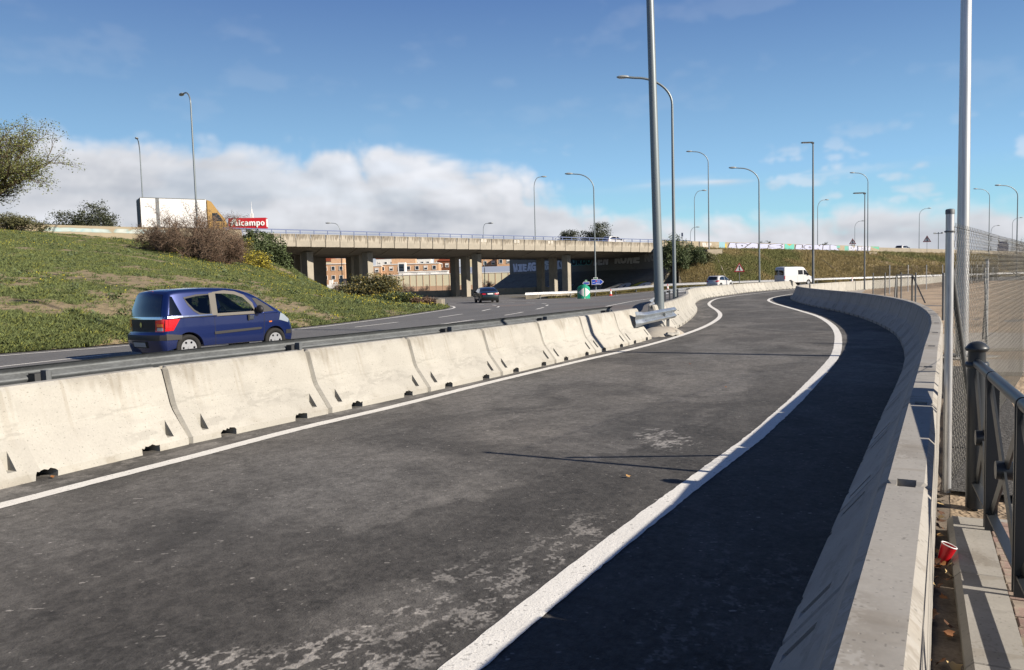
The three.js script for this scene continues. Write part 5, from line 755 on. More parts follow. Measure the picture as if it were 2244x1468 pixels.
  const side = (poly, s, off, holes) => { const g = subdivide(new THREE.ShapeGeometry(shape(poly, holes)), 3), p = g.attributes.position; for (let i = 0; i < p.count; i++) { const x = p.getX(i), y = p.getY(i), q = warp(x, y, s * hw(x, y)); p.setXYZ(i, q[0], q[1], q[2] + s * off); } g.computeVertexNormals(); return g; };
  const endX = (y, f) => { let best = f ? -1e9 : 1e9; for (let i = 0; i + 1 < top.length; i++) { const a = top[i], b = top[i + 1]; if ((a[1] - y) * (b[1] - y) <= 0 && a[1] !== b[1]) { const x = a[0] + (b[0] - a[0]) * (y - a[1]) / (b[1] - a[1]); best = f ? Math.max(best, x) : Math.min(best, x); } } return best; };
  const end = (poly, f, off, lift = 0) => { const g = subdivide(new THREE.ShapeGeometry(shape(poly)), 4), p = g.attributes.position; for (let i = 0; i < p.count; i++) { const z = p.getX(i), y = p.getY(i), x = endX(y, f), w = hw(x, y), az = Math.abs(z), e = az > w - r ? r * (1 - sq(Math.max(0, 1 - ((az - w + r) / r) ** 2))) : 0, q = warp(x + (f ? -e : e), y, z); p.setXYZ(i, q[0] + (f ? off : -off), q[1] + lift, q[2]); } g.computeVertexNormals(); return g; };
  return { body: merged([shell, ...caps]), side, end, hw, warp, endX };
}
const grow = (P, d) => { let a = 0; P.forEach((p, i) => { const q = P[(i + 1) % P.length]; a += p[0] * q[1] - q[0] * p[1]; }); const s = a > 0 ? 1 : -1, n = P.length; return P.map((p, i) => { const a_ = P[(i + n - 1) % n], b = P[(i + 1) % n], dx = b[0] - a_[0], dy = b[1] - a_[1], l = Math.hypot(dx, dy) || 1; return [p[0] + s * dy / l * d, p[1] - s * dx / l * d]; }); };
function wheel(t, x, z, R, w, s, spokes = 6) {
  const g = new THREE.Group(); g.name = 'wheel'; t.add(g); g.position.set(x, R, z);
  const ty = part('tyre', new THREE.LatheGeometry([[R * 0.64, -w / 2 + 0.01], [R * 0.9, -w / 2], [R * 0.985, -w / 2 + 0.025], [R, -w / 4], [R, w / 4], [R * 0.985, w / 2 - 0.025], [R * 0.9, w / 2], [R * 0.64, w / 2 - 0.01], [R * 0.6, 0]].map(([a, b]) => new THREE.Vector2(a, b)), 30), rubber, g); ty.rotation.x = PI / 2;
  const holes = []; for (let k = 0; k < spokes; k++) { const h = [], a = k / spokes * 2 * PI; for (let j = 0; j < 8; j++) { const b = j / 8 * 2 * PI, rr0 = R * 0.43 + Math.cos(b) * R * 0.11, th = a + Math.sin(b) * 0.24; h.push([Math.cos(th) * rr0, Math.sin(th) * rr0]); } holes.push(h); }
  const circ = [...Array(28).keys()].map((k) => [Math.cos(k / 28 * 2 * PI) * R * 0.665, Math.sin(k / 28 * 2 * PI) * R * 0.665]); const ri = part('rim', [extr(circ, 0.015, holes, 0.006), cyl(R * 0.14, R * 0.1, 0.03, 12, 0, 0, 0.02, 0, PI / 2)], rimMat, g); ri.position.z = s > 0 ? w / 2 - 0.04 : -w / 2 + 0.02; if (s < 0) ri.rotation.y = PI; ri.position.z = s * (w / 2 - 0.045);
  const di = part('brake_disc', cyl(R * 0.6, R * 0.6, 0.02, 20, 0, 0, 0, 0, PI / 2), black, g); di.position.z = s * (w / 2 - 0.09);
}
const carPaint = (c, o = {}) => new THREE.MeshPhysicalMaterial({ color: c, roughness: o.r ?? 0.35, metalness: o.m ?? 0.0, clearcoat: 1, clearcoatRoughness: 0.04 });
const heading = (dx, dz) => Math.atan2(-dz, dx);

// the blue three-door car
{
  const c = { L: 3.73, W: 1.69, belt: 0.98, roof: 1.62, tumble: 0.19, taper: 0.10, bow: 0.13, camber: 0.035, wr: 0.30, ra: 0.345, xf: 1.16, xr: -1.155, sill: 0.24, round: 0.085,
    top: [[-1.80, 0.22], [-1.865, 0.42], [-1.865, 0.60], [-1.80, 0.68], [-1.79, 0.98], [-1.70, 1.28], [-1.58, 1.53], [-1.46, 1.575], [-1.0, 1.61], [-0.4, 1.62], [0.2, 1.575], [0.62, 1.45], [1.02, 1.22], [1.34, 1.03], [1.60, 0.90], [1.78, 0.76], [1.85, 0.58], [1.865, 0.42], [1.82, 0.22]] };
  const wA = [[-0.58, 1.03], [-0.52, 1.49], [-0.86, 1.475], [-1.17, 1.42], [-1.10, 1.28], [-0.98, 1.13], [-0.86, 1.05], [-0.72, 1.025]].reverse(), wB = [[-0.42, 1.02], [0.62, 1.03], [0.52, 1.22], [0.34, 1.40], [0.12, 1.485], [-0.15, 1.515], [-0.40, 1.51]], wC = [[0.74, 1.03], [1.13, 1.045], [0.98, 1.14], [0.66, 1.345], [0.60, 1.37], [0.70, 1.2]];
  c.see = [wA, wB, wC]; c.screen = [[-0.62, 1.09], [0.62, 1.09], [0.54, 1.50], [-0.54, 1.50]];
  const K = Car(c), t = thing('blue_car', 'metallic blue two-door car driving along the loop road', 'car', undefined, [-7.24, 0.004, -18.85], heading(0.60, -0.80)), paintB = carPaint(0x0b1e50, { r: 0.34, m: 0.5 });
  part('body', K.body, paintB, t);
  const frameMat = new THREE.MeshStandardMaterial({ color: 0x5a5650, roughness: 0.6 });
  for (const s of [-1, 1]) {
    [[wA, trimBlack, 'quarter_window'], [wB, frameMat, 'side_window'], [wC, trimBlack, 'quarter_window']].forEach(([w, m, n]) => { const f = part('window_frame', K.side(grow(w, w === wB ? 0.055 : 0.02), s, 0.006, [grow(w, -0.022)]), m, t); part(n, K.side(grow(w, -0.012), s, 0.0), w === wA ? new THREE.MeshPhysicalMaterial({ color: 0x707a7c, roughness: 0.02, transmission: 1, thickness: 0 }) : glassClear, f); });
    part('pillar_trim', K.side([[-0.56, 1.0], [-0.43, 1.0], [-0.42, 1.53], [-0.55, 1.515]], s, 0.008), frameMat, t);
    part('rub_strip', K.side([[-0.52, 0.56], [0.72, 0.60], [0.76, 0.63], [0.72, 0.655], [-0.52, 0.625]], s, 0.016), trimBlack, t);
    part('slide_rail', K.side([[-1.72, 0.985], [-0.55, 1.005], [-0.55, 1.035], [-1.72, 1.02]], s, 0.010), chrome, t); part('rail_groove', K.side([[-1.6, 0.965], [-0.56, 0.985], [-0.56, 1.0], [-1.6, 0.98]], s, 0.008), black, t);
    for (const [a, b] of [[[-0.50, 0.30], [-0.495, 1.0]], [[0.80, 0.32], [0.86, 1.02]]]) part('door_gap', K.side([[a[0] - 0.004, a[1]], [a[0] + 0.004, a[1]], [b[0] + 0.004, b[1]], [b[0] - 0.004, b[1]]], s, 0.003), black, t);
    const h = part('door_handle', at(new THREE.BoxGeometry(0.16, 0.10, 0.03), 0.46, 0.90, s * (K.hw(0.46, 0.9) + 0.014)), chrome, t); part('door_handle_grip', box(0.05, 0.13, 0.03, 0.40, 0.90, s * (K.hw(0.46, 0.9) + 0.022)), black, t);
    const mi = part('mirror', at(new THREE.SphereGeometry(0.5, 14, 10).scale(0.15, 0.20, 0.24), 0.66, 1.09, s * (K.hw(0.66, 1.05) + 0.11)), trimBlack, t);
    part('tail_light', [K.side([[-1.80, 0.70], [-1.58, 0.71], [-1.36, 0.965], [-1.78, 0.955]], s, 0.007), K.end([[s * 0.50, 0.69], [s * 0.80, 0.69], [s * 0.80, 0.965], [s * 0.52, 0.965]], false, 0.007)], redLens, t);
    part('reverse_light', K.end([[s * 0.56, 0.71], [s * 0.72, 0.71], [s * 0.72, 0.78], [s * 0.56, 0.78]], false, 0.012), clearLens, t); part('indicator', K.end([[s * 0.55, 0.80], [s * 0.72, 0.80], [s * 0.72, 0.86], [s * 0.55, 0.86]], false, 0.012), amber, t);
    part('side_glass', K.side([[-1.68, 1.04], [-1.30, 1.04], [-1.50, 1.46], [-1.56, 1.47]], s, 0.006), glassDark, t);
    part('headlight', K.side([[1.30, 0.80], [1.68, 0.72], [1.72, 0.80], [1.50, 0.93], [1.36, 0.97]], s, 0.006), clearLens, t);
    part('side_repeater', K.side([[0.98, 0.755], [1.06, 0.76], [1.06, 0.785], [0.98, 0.785]], s, 0.01), amber, t);
    part('front_bumper_trim', K.side([[1.55, 0.44], [1.80, 0.44], [1.80, 0.54], [1.57, 0.54]], s, 0.012), trimBlack, t);
    wheel(t, c.xf, s * 0.745, 0.30, 0.19, s, 6); wheel(t, c.xr, s * 0.745, 0.30, 0.19, s, 6);
    part('bumper_corner', K.side([[-1.78, 0.50], [-1.36, 0.50], [-1.33, 0.60], [-1.78, 0.64]], s, 0.012), trimBlack, t);
  }
  part('rear_window', K.end([[-0.66, 1.02], [0.66, 1.02], [0.60, 1.30], [0.55, 1.50], [0, 1.525], [-0.55, 1.50], [-0.60, 1.30]], false, 0.008), glassDark, t);
  part('tailgate_panel', K.end([[-0.50, 0.69], [0.50, 0.69], [0.52, 0.965], [-0.52, 0.965]], false, 0.006), trimBlack, t);
  part('chrome_strip', K.end([[-0.76, 0.965], [0.76, 0.965], [0.76, 1.02], [-0.76, 1.02]], false, 0.014), chrome, t);
  part('rear_bumper', K.end([[-0.80, 0.50], [0.80, 0.50], [0.80, 0.62], [-0.80, 0.62]], false, 0.012), trimBlack, t);
  part('plate_recess', K.end([[-0.33, 0.33], [0.33, 0.33], [0.33, 0.48], [-0.33, 0.48]], false, 0.006), black, t);
  part('number_plate', K.end([[-0.26, 0.35], [0.26, 0.35], [0.26, 0.455], [-0.26, 0.455]], false, 0.012), new THREE.MeshStandardMaterial({ color: 0x9aa0a6, roughness: 0.5 }), t);
  part('tailgate_emblem', K.end([[-0.03, 0.79], [0.02, 0.79], [0.045, 0.85], [0.03, 0.90], [-0.02, 0.89], [-0.045, 0.84]], false, 0.014), chrome, t);
  part('brake_light', box(0.02, 0.02, 0.22, -1.535, 1.585, 0), redLens, t); part('aerial', rodG([-1.0, 1.63, 0], [-1.25, 1.80, 0], 0.006, 0.003, 6), black, t);
  part('windscreen', K.end([[-0.66, 1.06], [0.66, 1.06], [0.58, 1.53], [-0.58, 1.53]], true, 0.006), glassClear, t);
  part('floor', box(2.6, 0.05, 1.3, -0.2, 0.42, 0), cabin, t); part('dashboard', box(0.4, 0.3, 1.3, 0.72, 0.90, 0), cabin, t);
  for (const z of [-0.34, 0.34]) { part('seat', [box(0.5, 0.16, 0.46, -0.1, 0.60, z), box(0.14, 0.62, 0.44, -0.38, 0.92, z, 0, 0, 0.18), box(0.1, 0.2, 0.26, -0.46, 1.30, z)], cabin, t); part('rear_seat', [box(0.4, 0.16, 0.5, -0.95, 0.62, z), box(0.14, 0.6, 0.5, -1.18, 0.92, z, 0, 0, 0.15), box(0.1, 0.18, 0.24, -1.24, 1.26, z)], cabin, t); }
  part('steering_wheel', at(new THREE.TorusGeometry(0.17, 0.016, 8, 24), 0.42, 1.0, -0.34, PI / 2, 0.4), black, t);
}
function simpleCar(o) {
  const K = Car(o.c), t = thing(o.name, o.label, o.category ?? 'car', undefined, o.pos, o.yaw), m = o.paint;
  part('body', K.body, m, t); const c = o.c;
  for (const s of [-1, 1]) { for (const w of o.windows) part('side_window', K.side(w, s, 0.006), glassDark, t); for (const l of o.tail ?? []) part('tail_light', [K.side(l.side, s, 0.008), K.end(l.end.map(([z, y]) => [s * z, y]), false, 0.008)], redLens, t); for (const [x] of o.doors ?? []) part('door_gap', K.side([[x - 0.006, c.sill + 0.05], [x + 0.006, c.sill + 0.05], [x + 0.006, c.belt], [x - 0.006, c.belt]], s, 0.003), black, t);
    if (o.mirror) part('mirror', at(new THREE.SphereGeometry(0.5, 10, 8).scale(0.14, 0.2 * (o.mk ?? 1), 0.22), o.mirror[0], o.mirror[1], s * (K.hw(...o.mirror) + 0.1)), o.mm ?? trimBlack, t);
    part('headlight', K.side(o.head, s, 0.006), clearLens, t); part('sill_trim', K.side([[c.xr + c.ra + 0.04, c.sill], [c.xf - c.ra - 0.04, c.sill], [c.xf - c.ra - 0.04, c.sill + 0.1], [c.xr + c.ra + 0.04, c.sill + 0.1]], s, 0.008), trimBlack, t);
    for (const x of [c.xf, c.xr]) { wheel(t, x, s * (c.W / 2 - 0.11), c.wr, 0.21, s, 5); part('arch_trim', at(new THREE.TorusGeometry(c.ra, 0.02, 6, 24, PI), x, c.wr, s * (K.hw(x, c.wr) - 0.01)), o.arch ?? m, t); } }
  for (const w of o.rear) part('rear_window', K.end(w, false, 0.008), glassDark, t); part('windscreen', K.end(o.screen, true, 0.008), glassDark, t);
  part('number_plate', K.end([[-0.26, o.plate], [0.26, o.plate], [0.26, o.plate + 0.11], [-0.26, o.plate + 0.11]], false, 0.012), new THREE.MeshStandardMaterial({ color: 0xd5d7d8, roughness: 0.5 }), t);
  part('rear_bumper', K.end([[-c.W * 0.44, c.sill + 0.02], [c.W * 0.44, c.sill + 0.02], [c.W * 0.44, c.sill + 0.16], [-c.W * 0.44, c.sill + 0.16]], false, 0.01), o.bumper ?? trimBlack, t); part('underbody', box(c.L * 0.86, 0.12, c.W * 0.7, 0, c.sill + 0.05, 0), black, t);
  return { t, K };
}
const sedan = { L: 4.75, W: 1.85, belt: 0.92, roof: 1.44, tumble: 0.22, taper: 0.12, bow: 0.16, wr: 0.33, ra: 0.37, xf: 1.42, xr: -1.38, sill: 0.22, round: 0.11, top: [[-2.25, 0.22], [-2.36, 0.45], [-2.36, 0.72], [-2.28, 0.98], [-2.0, 1.03], [-1.75, 1.08], [-1.2, 1.30], [-0.6, 1.43], [-0.1, 1.44], [0.4, 1.38], [1.0, 1.10], [1.3, 0.98], [1.9, 0.90], [2.25, 0.76], [2.37, 0.5], [2.28, 0.22]] };
simpleCar({ name: 'dark_saloon', label: 'dark green saloon driving towards the underpass, seen from behind', pos: [-2.35, low(-2.35, -74.5) + 0.004, -74.5], yaw: heading(-0.19, -0.98), c: sedan, paint: carPaint(0x1c2a2c, { m: 0.4 }), windows: [[[-1.55, 0.98], [-0.32, 0.97], [-0.34, 1.34], [-0.9, 1.31], [-1.3, 1.17]], [[-0.26, 0.97], [0.92, 0.96], [0.40, 1.29], [0.0, 1.35], [-0.27, 1.35]]], rear: [[[-0.66, 1.08], [0.66, 1.08], [0.56, 1.34], [-0.56, 1.34]]], screen: [[-0.7, 1.0], [0.7, 1.0], [0.58, 1.34], [-0.58, 1.34]], tail: [{ side: [[-2.3, 0.78], [-1.95, 0.84], [-1.98, 0.93], [-2.28, 0.93]], end: [[0.42, 0.78], [0.86, 0.78], [0.86, 0.92], [0.42, 0.89]] }], head: [[1.7, 0.68], [2.2, 0.62], [2.18, 0.72], [1.75, 0.82]], mirror: [0.85, 1.0], plate: 0.80, doors: [[-0.3], [0.95]] });
const hatch = { L: 4.16, W: 1.74, belt: 0.96, roof: 1.55, tumble: 0.2, taper: 0.1, bow: 0.15, wr: 0.33, ra: 0.375, xf: 1.25, xr: -1.28, sill: 0.25, round: 0.1, top: [[-1.95, 0.24], [-2.06, 0.46], [-2.06, 0.70], [-1.96, 0.98], [-1.75, 1.30], [-1.58, 1.50], [-1.1, 1.54], [-0.5, 1.55], [0.1, 1.48], [0.75, 1.16], [1.05, 1.03], [1.6, 0.95], [1.95, 0.80], [2.07, 0.52], [1.98, 0.24]] };
const hatchOpt = (o) => ({ c: hatch, paint: carPaint(0xc2c3c4, { r: 0.4 }), windows: [[[-1.60, 1.05], [-0.32, 1.0], [-0.34, 1.46], [-1.0, 1.45], [-1.42, 1.33]], [[-0.26, 1.0], [0.82, 0.99], [0.18, 1.38], [-0.05, 1.45], [-0.27, 1.46]]], rear: [[[-0.62, 1.06], [0.62, 1.06], [0.54, 1.44], [-0.54, 1.44]]], screen: [[-0.66, 1.05], [0.66, 1.05], [0.56, 1.42], [-0.56, 1.42]], tail: [{ side: [[-2.0, 0.84], [-1.72, 0.90], [-1.70, 1.02], [-1.94, 1.0]], end: [[0.46, 0.82], [0.80, 0.82], [0.80, 1.0], [0.56, 0.98]] }], head: [[1.45, 0.72], [1.92, 0.66], [1.90, 0.78], [1.5, 0.88]], mirror: [0.66, 1.02], plate: 0.72, doors: [[-0.3], [0.86]], arch: trimBlack, ...o });
simpleCar(hatchOpt({ name: 'white_hatchback', label: 'white hatchback driving away behind the cream barriers', pos: [25.9, 0.004, -96.3], yaw: heading(0.68, -0.73) }));
{ const t0 = 53.2, p = hwP(t0, -4.5); simpleCar(hatchOpt({ name: 'white_car', label: 'white car up on the bridge by its right end', pos: [p[0], hwY(t0) + 0.004, p[1]], yaw: HWTURN })); }
{ const t0 = 133, p = hwP(t0, -5); simpleCar(hatchOpt({ name: 'white_car', label: 'car roof just showing over the plain motorway wall', pos: [p[0], hwY(t0) + 0.004, p[1]], yaw: HWTURN })); }
const vanC = { L: 5.45, W: 1.98, belt: 1.25, roof: 2.45, tumble: 0.10, taper: 0.07, bow: 0.1, camber: 0.05, wr: 0.35, ra: 0.40, xf: 1.75, xr: -1.55, sill: 0.30, round: 0.13, top: [[-2.62, 0.30], [-2.68, 0.60], [-2.68, 1.4], [-2.60, 2.25], [-2.42, 2.43], [-1.2, 2.45], [0.6, 2.44], [1.02, 2.36], [1.40, 1.95], [1.85, 1.36], [2.2, 1.22], [2.58, 1.05], [2.71, 0.8], [2.70, 0.5], [2.6, 0.30]] };
simpleCar({ name: 'white_van', category: 'van', label: 'white high-roof van driving past the lamp posts towards the right', pos: [38.4, 0.004, -105.5], yaw: heading(0.90, -0.435), c: vanC, paint: carPaint(0xc9cacb, { r: 0.45 }), windows: [[[-0.15, 1.42], [0.72, 1.42], [0.72, 2.02], [-0.15, 2.02]], [[0.86, 1.38], [1.72, 1.36], [1.62, 1.5], [1.28, 1.92], [1.12, 2.02], [0.86, 2.02]]], rear: [[[-0.84, 1.40], [-0.05, 1.40], [-0.05, 2.02], [-0.80, 2.02]], [[0.05, 1.40], [0.84, 1.40], [0.80, 2.02], [0.05, 2.02]]], screen: [[-0.8, 1.40], [0.8, 1.40], [0.74, 2.1], [-0.74, 2.1]], tail: [{ side: [[-2.64, 0.85], [-2.56, 0.85], [-2.56, 1.3], [-2.64, 1.3]], end: [[0.84, 0.85], [0.95, 0.85], [0.95, 1.3], [0.84, 1.3]] }], head: [[2.2, 0.85], [2.55, 0.80], [2.55, 0.98], [2.25, 1.12]], mirror: [1.55, 1.42], mk: 1.7, plate: 0.95, doors: [[-0.25], [0.80], [1.75]], bumper: new THREE.MeshStandardMaterial({ color: 0x8c8e90, roughness: 0.6 }) });
{ // white box lorry with a yellow cab
  const t0 = -10.6, p = hwP(t0, -4), t = thing('box_lorry', 'white box lorry with a yellow cab up on the motorway', 'lorry', undefined, [p[0], hwY(t0), p[1]], HWTURN);
  const wb = new THREE.MeshStandardMaterial({ color: 0xd6d7d7, roughness: 0.5 }), yel = carPaint(0x9a7414, { r: 0.55 });
  const bo = part('cargo_box', box(6.6, 3.1, 2.5, 0.3, 2.55, 0), wb, t); for (const x of [-2.95, -1.35, 3.55]) part('box_seam', box(x === -1.35 ? 0.36 : 0.1, 3.14, 2.54, x, 2.55, 0), x === -1.35 ? zincDull : wb, bo); part('roof_edge', [box(6.66, 0.08, 0.06, 0.3, 4.1, 1.24), box(6.66, 0.08, 0.06, 0.3, 4.1, -1.24)], zincDull, bo);
  part('tail_frame', box(0.06, 3.0, 2.4, -3.04, 2.5, 0), trimBlack, t); part('chassis', box(7.8, 0.3, 1.0, 0.8, 0.75, 0), black, t);
  const cab = extr([[3.75, 0.45], [5.75, 0.45], [5.8, 1.2], [5.5, 2.05], [4.9, 2.75], [4.15, 3.85], [3.8, 4.0], [3.75, 4.0]], 2.3, [], 0.05).translate(0, 0, -1.15); part('cab', cab, yel, t); for (const s of [-1, 1]) part('side_window', extr([[4.2, 1.75], [5.35, 1.75], [5.1, 2.25], [4.75, 2.65], [4.2, 2.65]], 0.01).translate(0, 0, s > 0 ? 1.205 : -1.215), glassDark, t); part('windscreen', box(0.02, 1.0, 2.05, 5.36, 2.27, 0, 0, 0, 0.653), glassDark, t);
  for (const x of [4.7, -1.0, -2.1]) for (const s of [-1, 1]) wheel(t, x, s * 1.05, 0.5, 0.3, s, 6);
}

// ---------------------------------------------------------------- trees, bushes, grass
const barkMat = (c) => new THREE.MeshStandardMaterial({ color: c, roughness: 0.95 });
function leafMat(base, spread) { const t = colorTex(64, 64, (u, v) => { const n = vnoise(u * 6, v * 6, 6, 6) * 0.5 + vnoise(u * 17, v * 17, 17, 17) * 0.5; return base.map((b, i) => Math.max(0.004, b * (1 + spread * n))); }); return new THREE.MeshPhysicalMaterial({ map: t, roughness: 0.7, side: THREE.DoubleSide, transmission: 0.25, thickness: 0 }); }
const leafGreen = leafMat([0.100, 0.140, 0.046], 0.7), leafDark = leafMat([0.040, 0.060, 0.022], 0.6), leafOlive = leafMat([0.125, 0.125, 0.042], 0.6), leafYellow = leafMat([0.55, 0.47, 0.04], 0.5), leafSpring = leafMat([0.17, 0.19, 0.045], 0.6), leafPine = leafMat([0.062, 0.075, 0.032], 0.6), leafGold = leafMat([0.30, 0.22, 0.03], 0.6), leafDry = leafMat([0.24, 0.19, 0.09], 0.5);
function leaves(list, size, asp = 0.55) {                     // list of [x, y, z]; bent leaf blades, two faces each
  const n = list.length, P = new Float32Array(n * 12 * 3), UV = new Float32Array(n * 12 * 2); let k = 0, m = 0;
  for (const [x, y, z, sc = 1] of list) {
    const s = size * rr(0.65, 1.3) * sc, a = rr(0, 2 * PI), b = rr(-0.9, 0.9), ca = Math.cos(a), sa = Math.sin(a), cb = Math.cos(b), sb = Math.sin(b), r = rr(-1, 1);
    const u = [ca * cb, sb, sa * cb], w0 = [-sa, 0, ca], w = [w0[0] * Math.cos(r) - ca * sb * Math.sin(r), cb * Math.sin(r), w0[2] * Math.cos(r) - sa * sb * Math.sin(r)];
    const pt = (p, q, dip) => [x + u[0] * p * s + w[0] * q * s * asp, y + u[1] * p * s + w[1] * q * s * asp - dip * s, z + u[2] * p * s + w[2] * q * s * asp];
    const A = pt(-0.5, 0, 0.08), B = pt(0, 0.5, 0), C = pt(0, -0.5, 0), D = pt(0.5, 0, 0.12), O = pt(0, 0, 0.1), tu = rnd(), tv = rnd();
    for (const q of [A, C, O, A, O, B, O, C, D, O, D, B]) { P[k++] = q[0]; P[k++] = q[1]; P[k++] = q[2]; UV[m++] = tu + (q[0] - x) * 0.3; UV[m++] = tv + (q[1] - y) * 0.3; }
  }
  const g = new THREE.BufferGeometry(); g.setAttribute('position', new THREE.BufferAttribute(P, 3)); g.setAttribute('uv', new THREE.BufferAttribute(UV, 2)); g.computeVertexNormals(); return g;
}
function branches(o) {                                        // a branching skeleton: list of tapered rods and twig tips
  const rods = [], tips = [];
  const go = (p, d, len, r, lv) => {
    const n = lv === 0 ? 4 : 3; let q = p.slice(), dd = d.slice();
    for (let k = 0; k < n; k++) { const wob = o.wob ?? 0.22; dd = dd.map((v, i) => v + rr(-wob, wob) + (i === 1 ? (o.lift ?? 0.04) : 0)); const l = Math.hypot(...dd); dd = dd.map((v) => v / l); const e = q.map((v, i) => v + dd[i] * len / n), r0 = r * (1 - k / n * 0.4), r1 = r * (1 - (k + 1) / n * 0.4); rods.push([q, e, r0, r1]); q = e;
      if (lv < o.levels && (k > 0 || lv > 0)) { const nb = o.split[Math.min(lv, o.split.length - 1)]; for (let b = 0; b < nb; b++) { const sp = o.spread ?? 0.8, nd = dd.map((v) => v + rr(-sp, sp)); nd[1] += o.up ?? 0.1; const ll = Math.hypot(...nd); go(q, nd.map((v) => v / ll), len * rr(o.ratio * 0.8, o.ratio * 1.15), Math.max(r1 * 0.62, o.min ?? 0.006), lv + 1); } } }
    tips.push([...q]);
  };
  for (const st of o.stems) go(st.p, st.d, st.len, st.r, 0);
  return { rods, tips };
}
const rodsGeo = (rods, n = 4) => wiresGeoTaper(rods, n);
function wiresGeoTaper(list, n) {
  const P = new Float32Array(list.length * n * 18); let k = 0;
  for (const [a, b, r0, r1] of list) { const d = [b[0] - a[0], b[1] - a[1], b[2] - a[2]], L = Math.hypot(...d) || 1; d.forEach((v, i) => { d[i] = v / L; }); let ux = d[2], uz = -d[0], l = Math.hypot(ux, uz); if (l < 1e-3) { ux = 1; uz = 0; l = 1; } ux /= l; uz /= l; const vx = d[1] * uz, vy = d[2] * ux - d[0] * uz, vz = -d[1] * ux;
    for (let i = 0; i < n; i++) { const t0 = i / n * 2 * PI, t1 = (i + 1) / n * 2 * PI, f = (t) => [Math.cos(t) * ux + Math.sin(t) * vx, Math.sin(t) * vy, Math.cos(t) * uz + Math.sin(t) * vz], n0 = f(t0), n1 = f(t1); for (const [pt, nn, r] of [[a, n0, r0], [b, n0, r1], [b, n1, r1], [a, n0, r0], [b, n1, r1], [a, n1, r0]]) { P[k++] = pt[0] + nn[0] * r; P[k++] = pt[1] + nn[1] * r; P[k++] = pt[2] + nn[2] * r; } } }
  const g = new THREE.BufferGeometry(); g.setAttribute('position', new THREE.BufferAttribute(P, 3)); g.setAttribute('uv', new THREE.BufferAttribute(new Float32Array(P.length / 3 * 2), 2)); g.computeVertexNormals(); return g;
}
function bushLeaves(n, rx, ry, rz, lobes, sd) {               // leaves gathered in clumps near the skin of several lobes
  reseed(sd); const L = [], out = [];
  for (let k = 0; k < lobes; k++) { const a = rr(0, 2 * PI), e = rr(0.05, 1), r = sq(rnd()) * 0.72; L.push([Math.cos(a) * r * rx, ry * (0.25 + 0.62 * e * (1 - 0.55 * r)), Math.sin(a) * r * rz, rr(0.26, 0.46)]); }
  const clumps = []; for (let k = 0; k < n / 22; k++) { const l = L[(rnd() * lobes) | 0], th = rr(0, 2 * PI), u = rr(-0.55, 1), q = sq(1 - u * u), R = l[3] * rr(0.72, 1.05); clumps.push([l[0] + Math.cos(th) * q * R * rx, Math.max(0.06, l[1] + u * R * ry), l[2] + Math.sin(th) * q * R * rz]); }
  for (let i = 0; i < n; i++) { const c = clumps[(rnd() * clumps.length) | 0], s = 0.11 * Math.min(rx, ry, rz) + 0.05; const g = () => (rnd() + rnd() + rnd() - 1.5) * 1.1; out.push([c[0] + g() * s * 1.5, Math.max(0.03, c[1] + g() * s), c[2] + g() * s * 1.5]); }
  return { out, L };
}
function bush(name, label, category, pos, n, rx, ry, rz, lobes, sd, mat, size, o = {}) {
  const { out, L } = bushLeaves(n, rx, ry, rz, lobes, sd), t = thing(name, label, category, o.group, pos, o.yaw ?? 0);
  const rods = L.flatMap((l) => [[[l[0] * 0.1, -0.2, l[2] * 0.1], [l[0] * 0.5, l[1] * 0.5, l[2] * 0.5], 0.06 * ry * 0.3 + 0.02, 0.03], [[l[0] * 0.5, l[1] * 0.5, l[2] * 0.5], [l[0], l[1], l[2]], 0.03, 0.012]]);
  part('trunk', rodsGeo(rods), barkMat(0x4a3c2e), t);
  if (o.mat2) { const a = out.filter((_, i) => i % o.every), b = out.filter((_, i) => i % o.every === 0); part('crown', leaves(a, size, o.asp), mat, t); part('flowers', leaves(b, size * (o.k2 ?? 1), 0.8), o.mat2, t); } else part('crown', leaves(out, size, o.asp), mat, t);
  return t;
}
const slopeAt = (u, v) => slopePoint(u, v);
function nearestSlope(x, z) { let best = 1e9, h = 0; for (let u = 0; u <= 1; u += 0.02) for (let v = 0; v <= 1; v += 0.025) { const p = slopePoint(u, v), d = (p[0] - x) ** 2 + (p[2] - z) ** 2; if (d < best) { best = d; h = p[1]; } } return h; }
function nearestBank(x, z) { let best = 1e9, h = 0; for (let u = 0; u <= 0.8; u += 0.01) for (let v = 0; v <= 1; v += 0.05) { const p = bankPoint(u, v), d = (p[0] - x) ** 2 + (p[2] - z) ** 2; if (d < best) { best = d; h = p[1]; } } return h; }

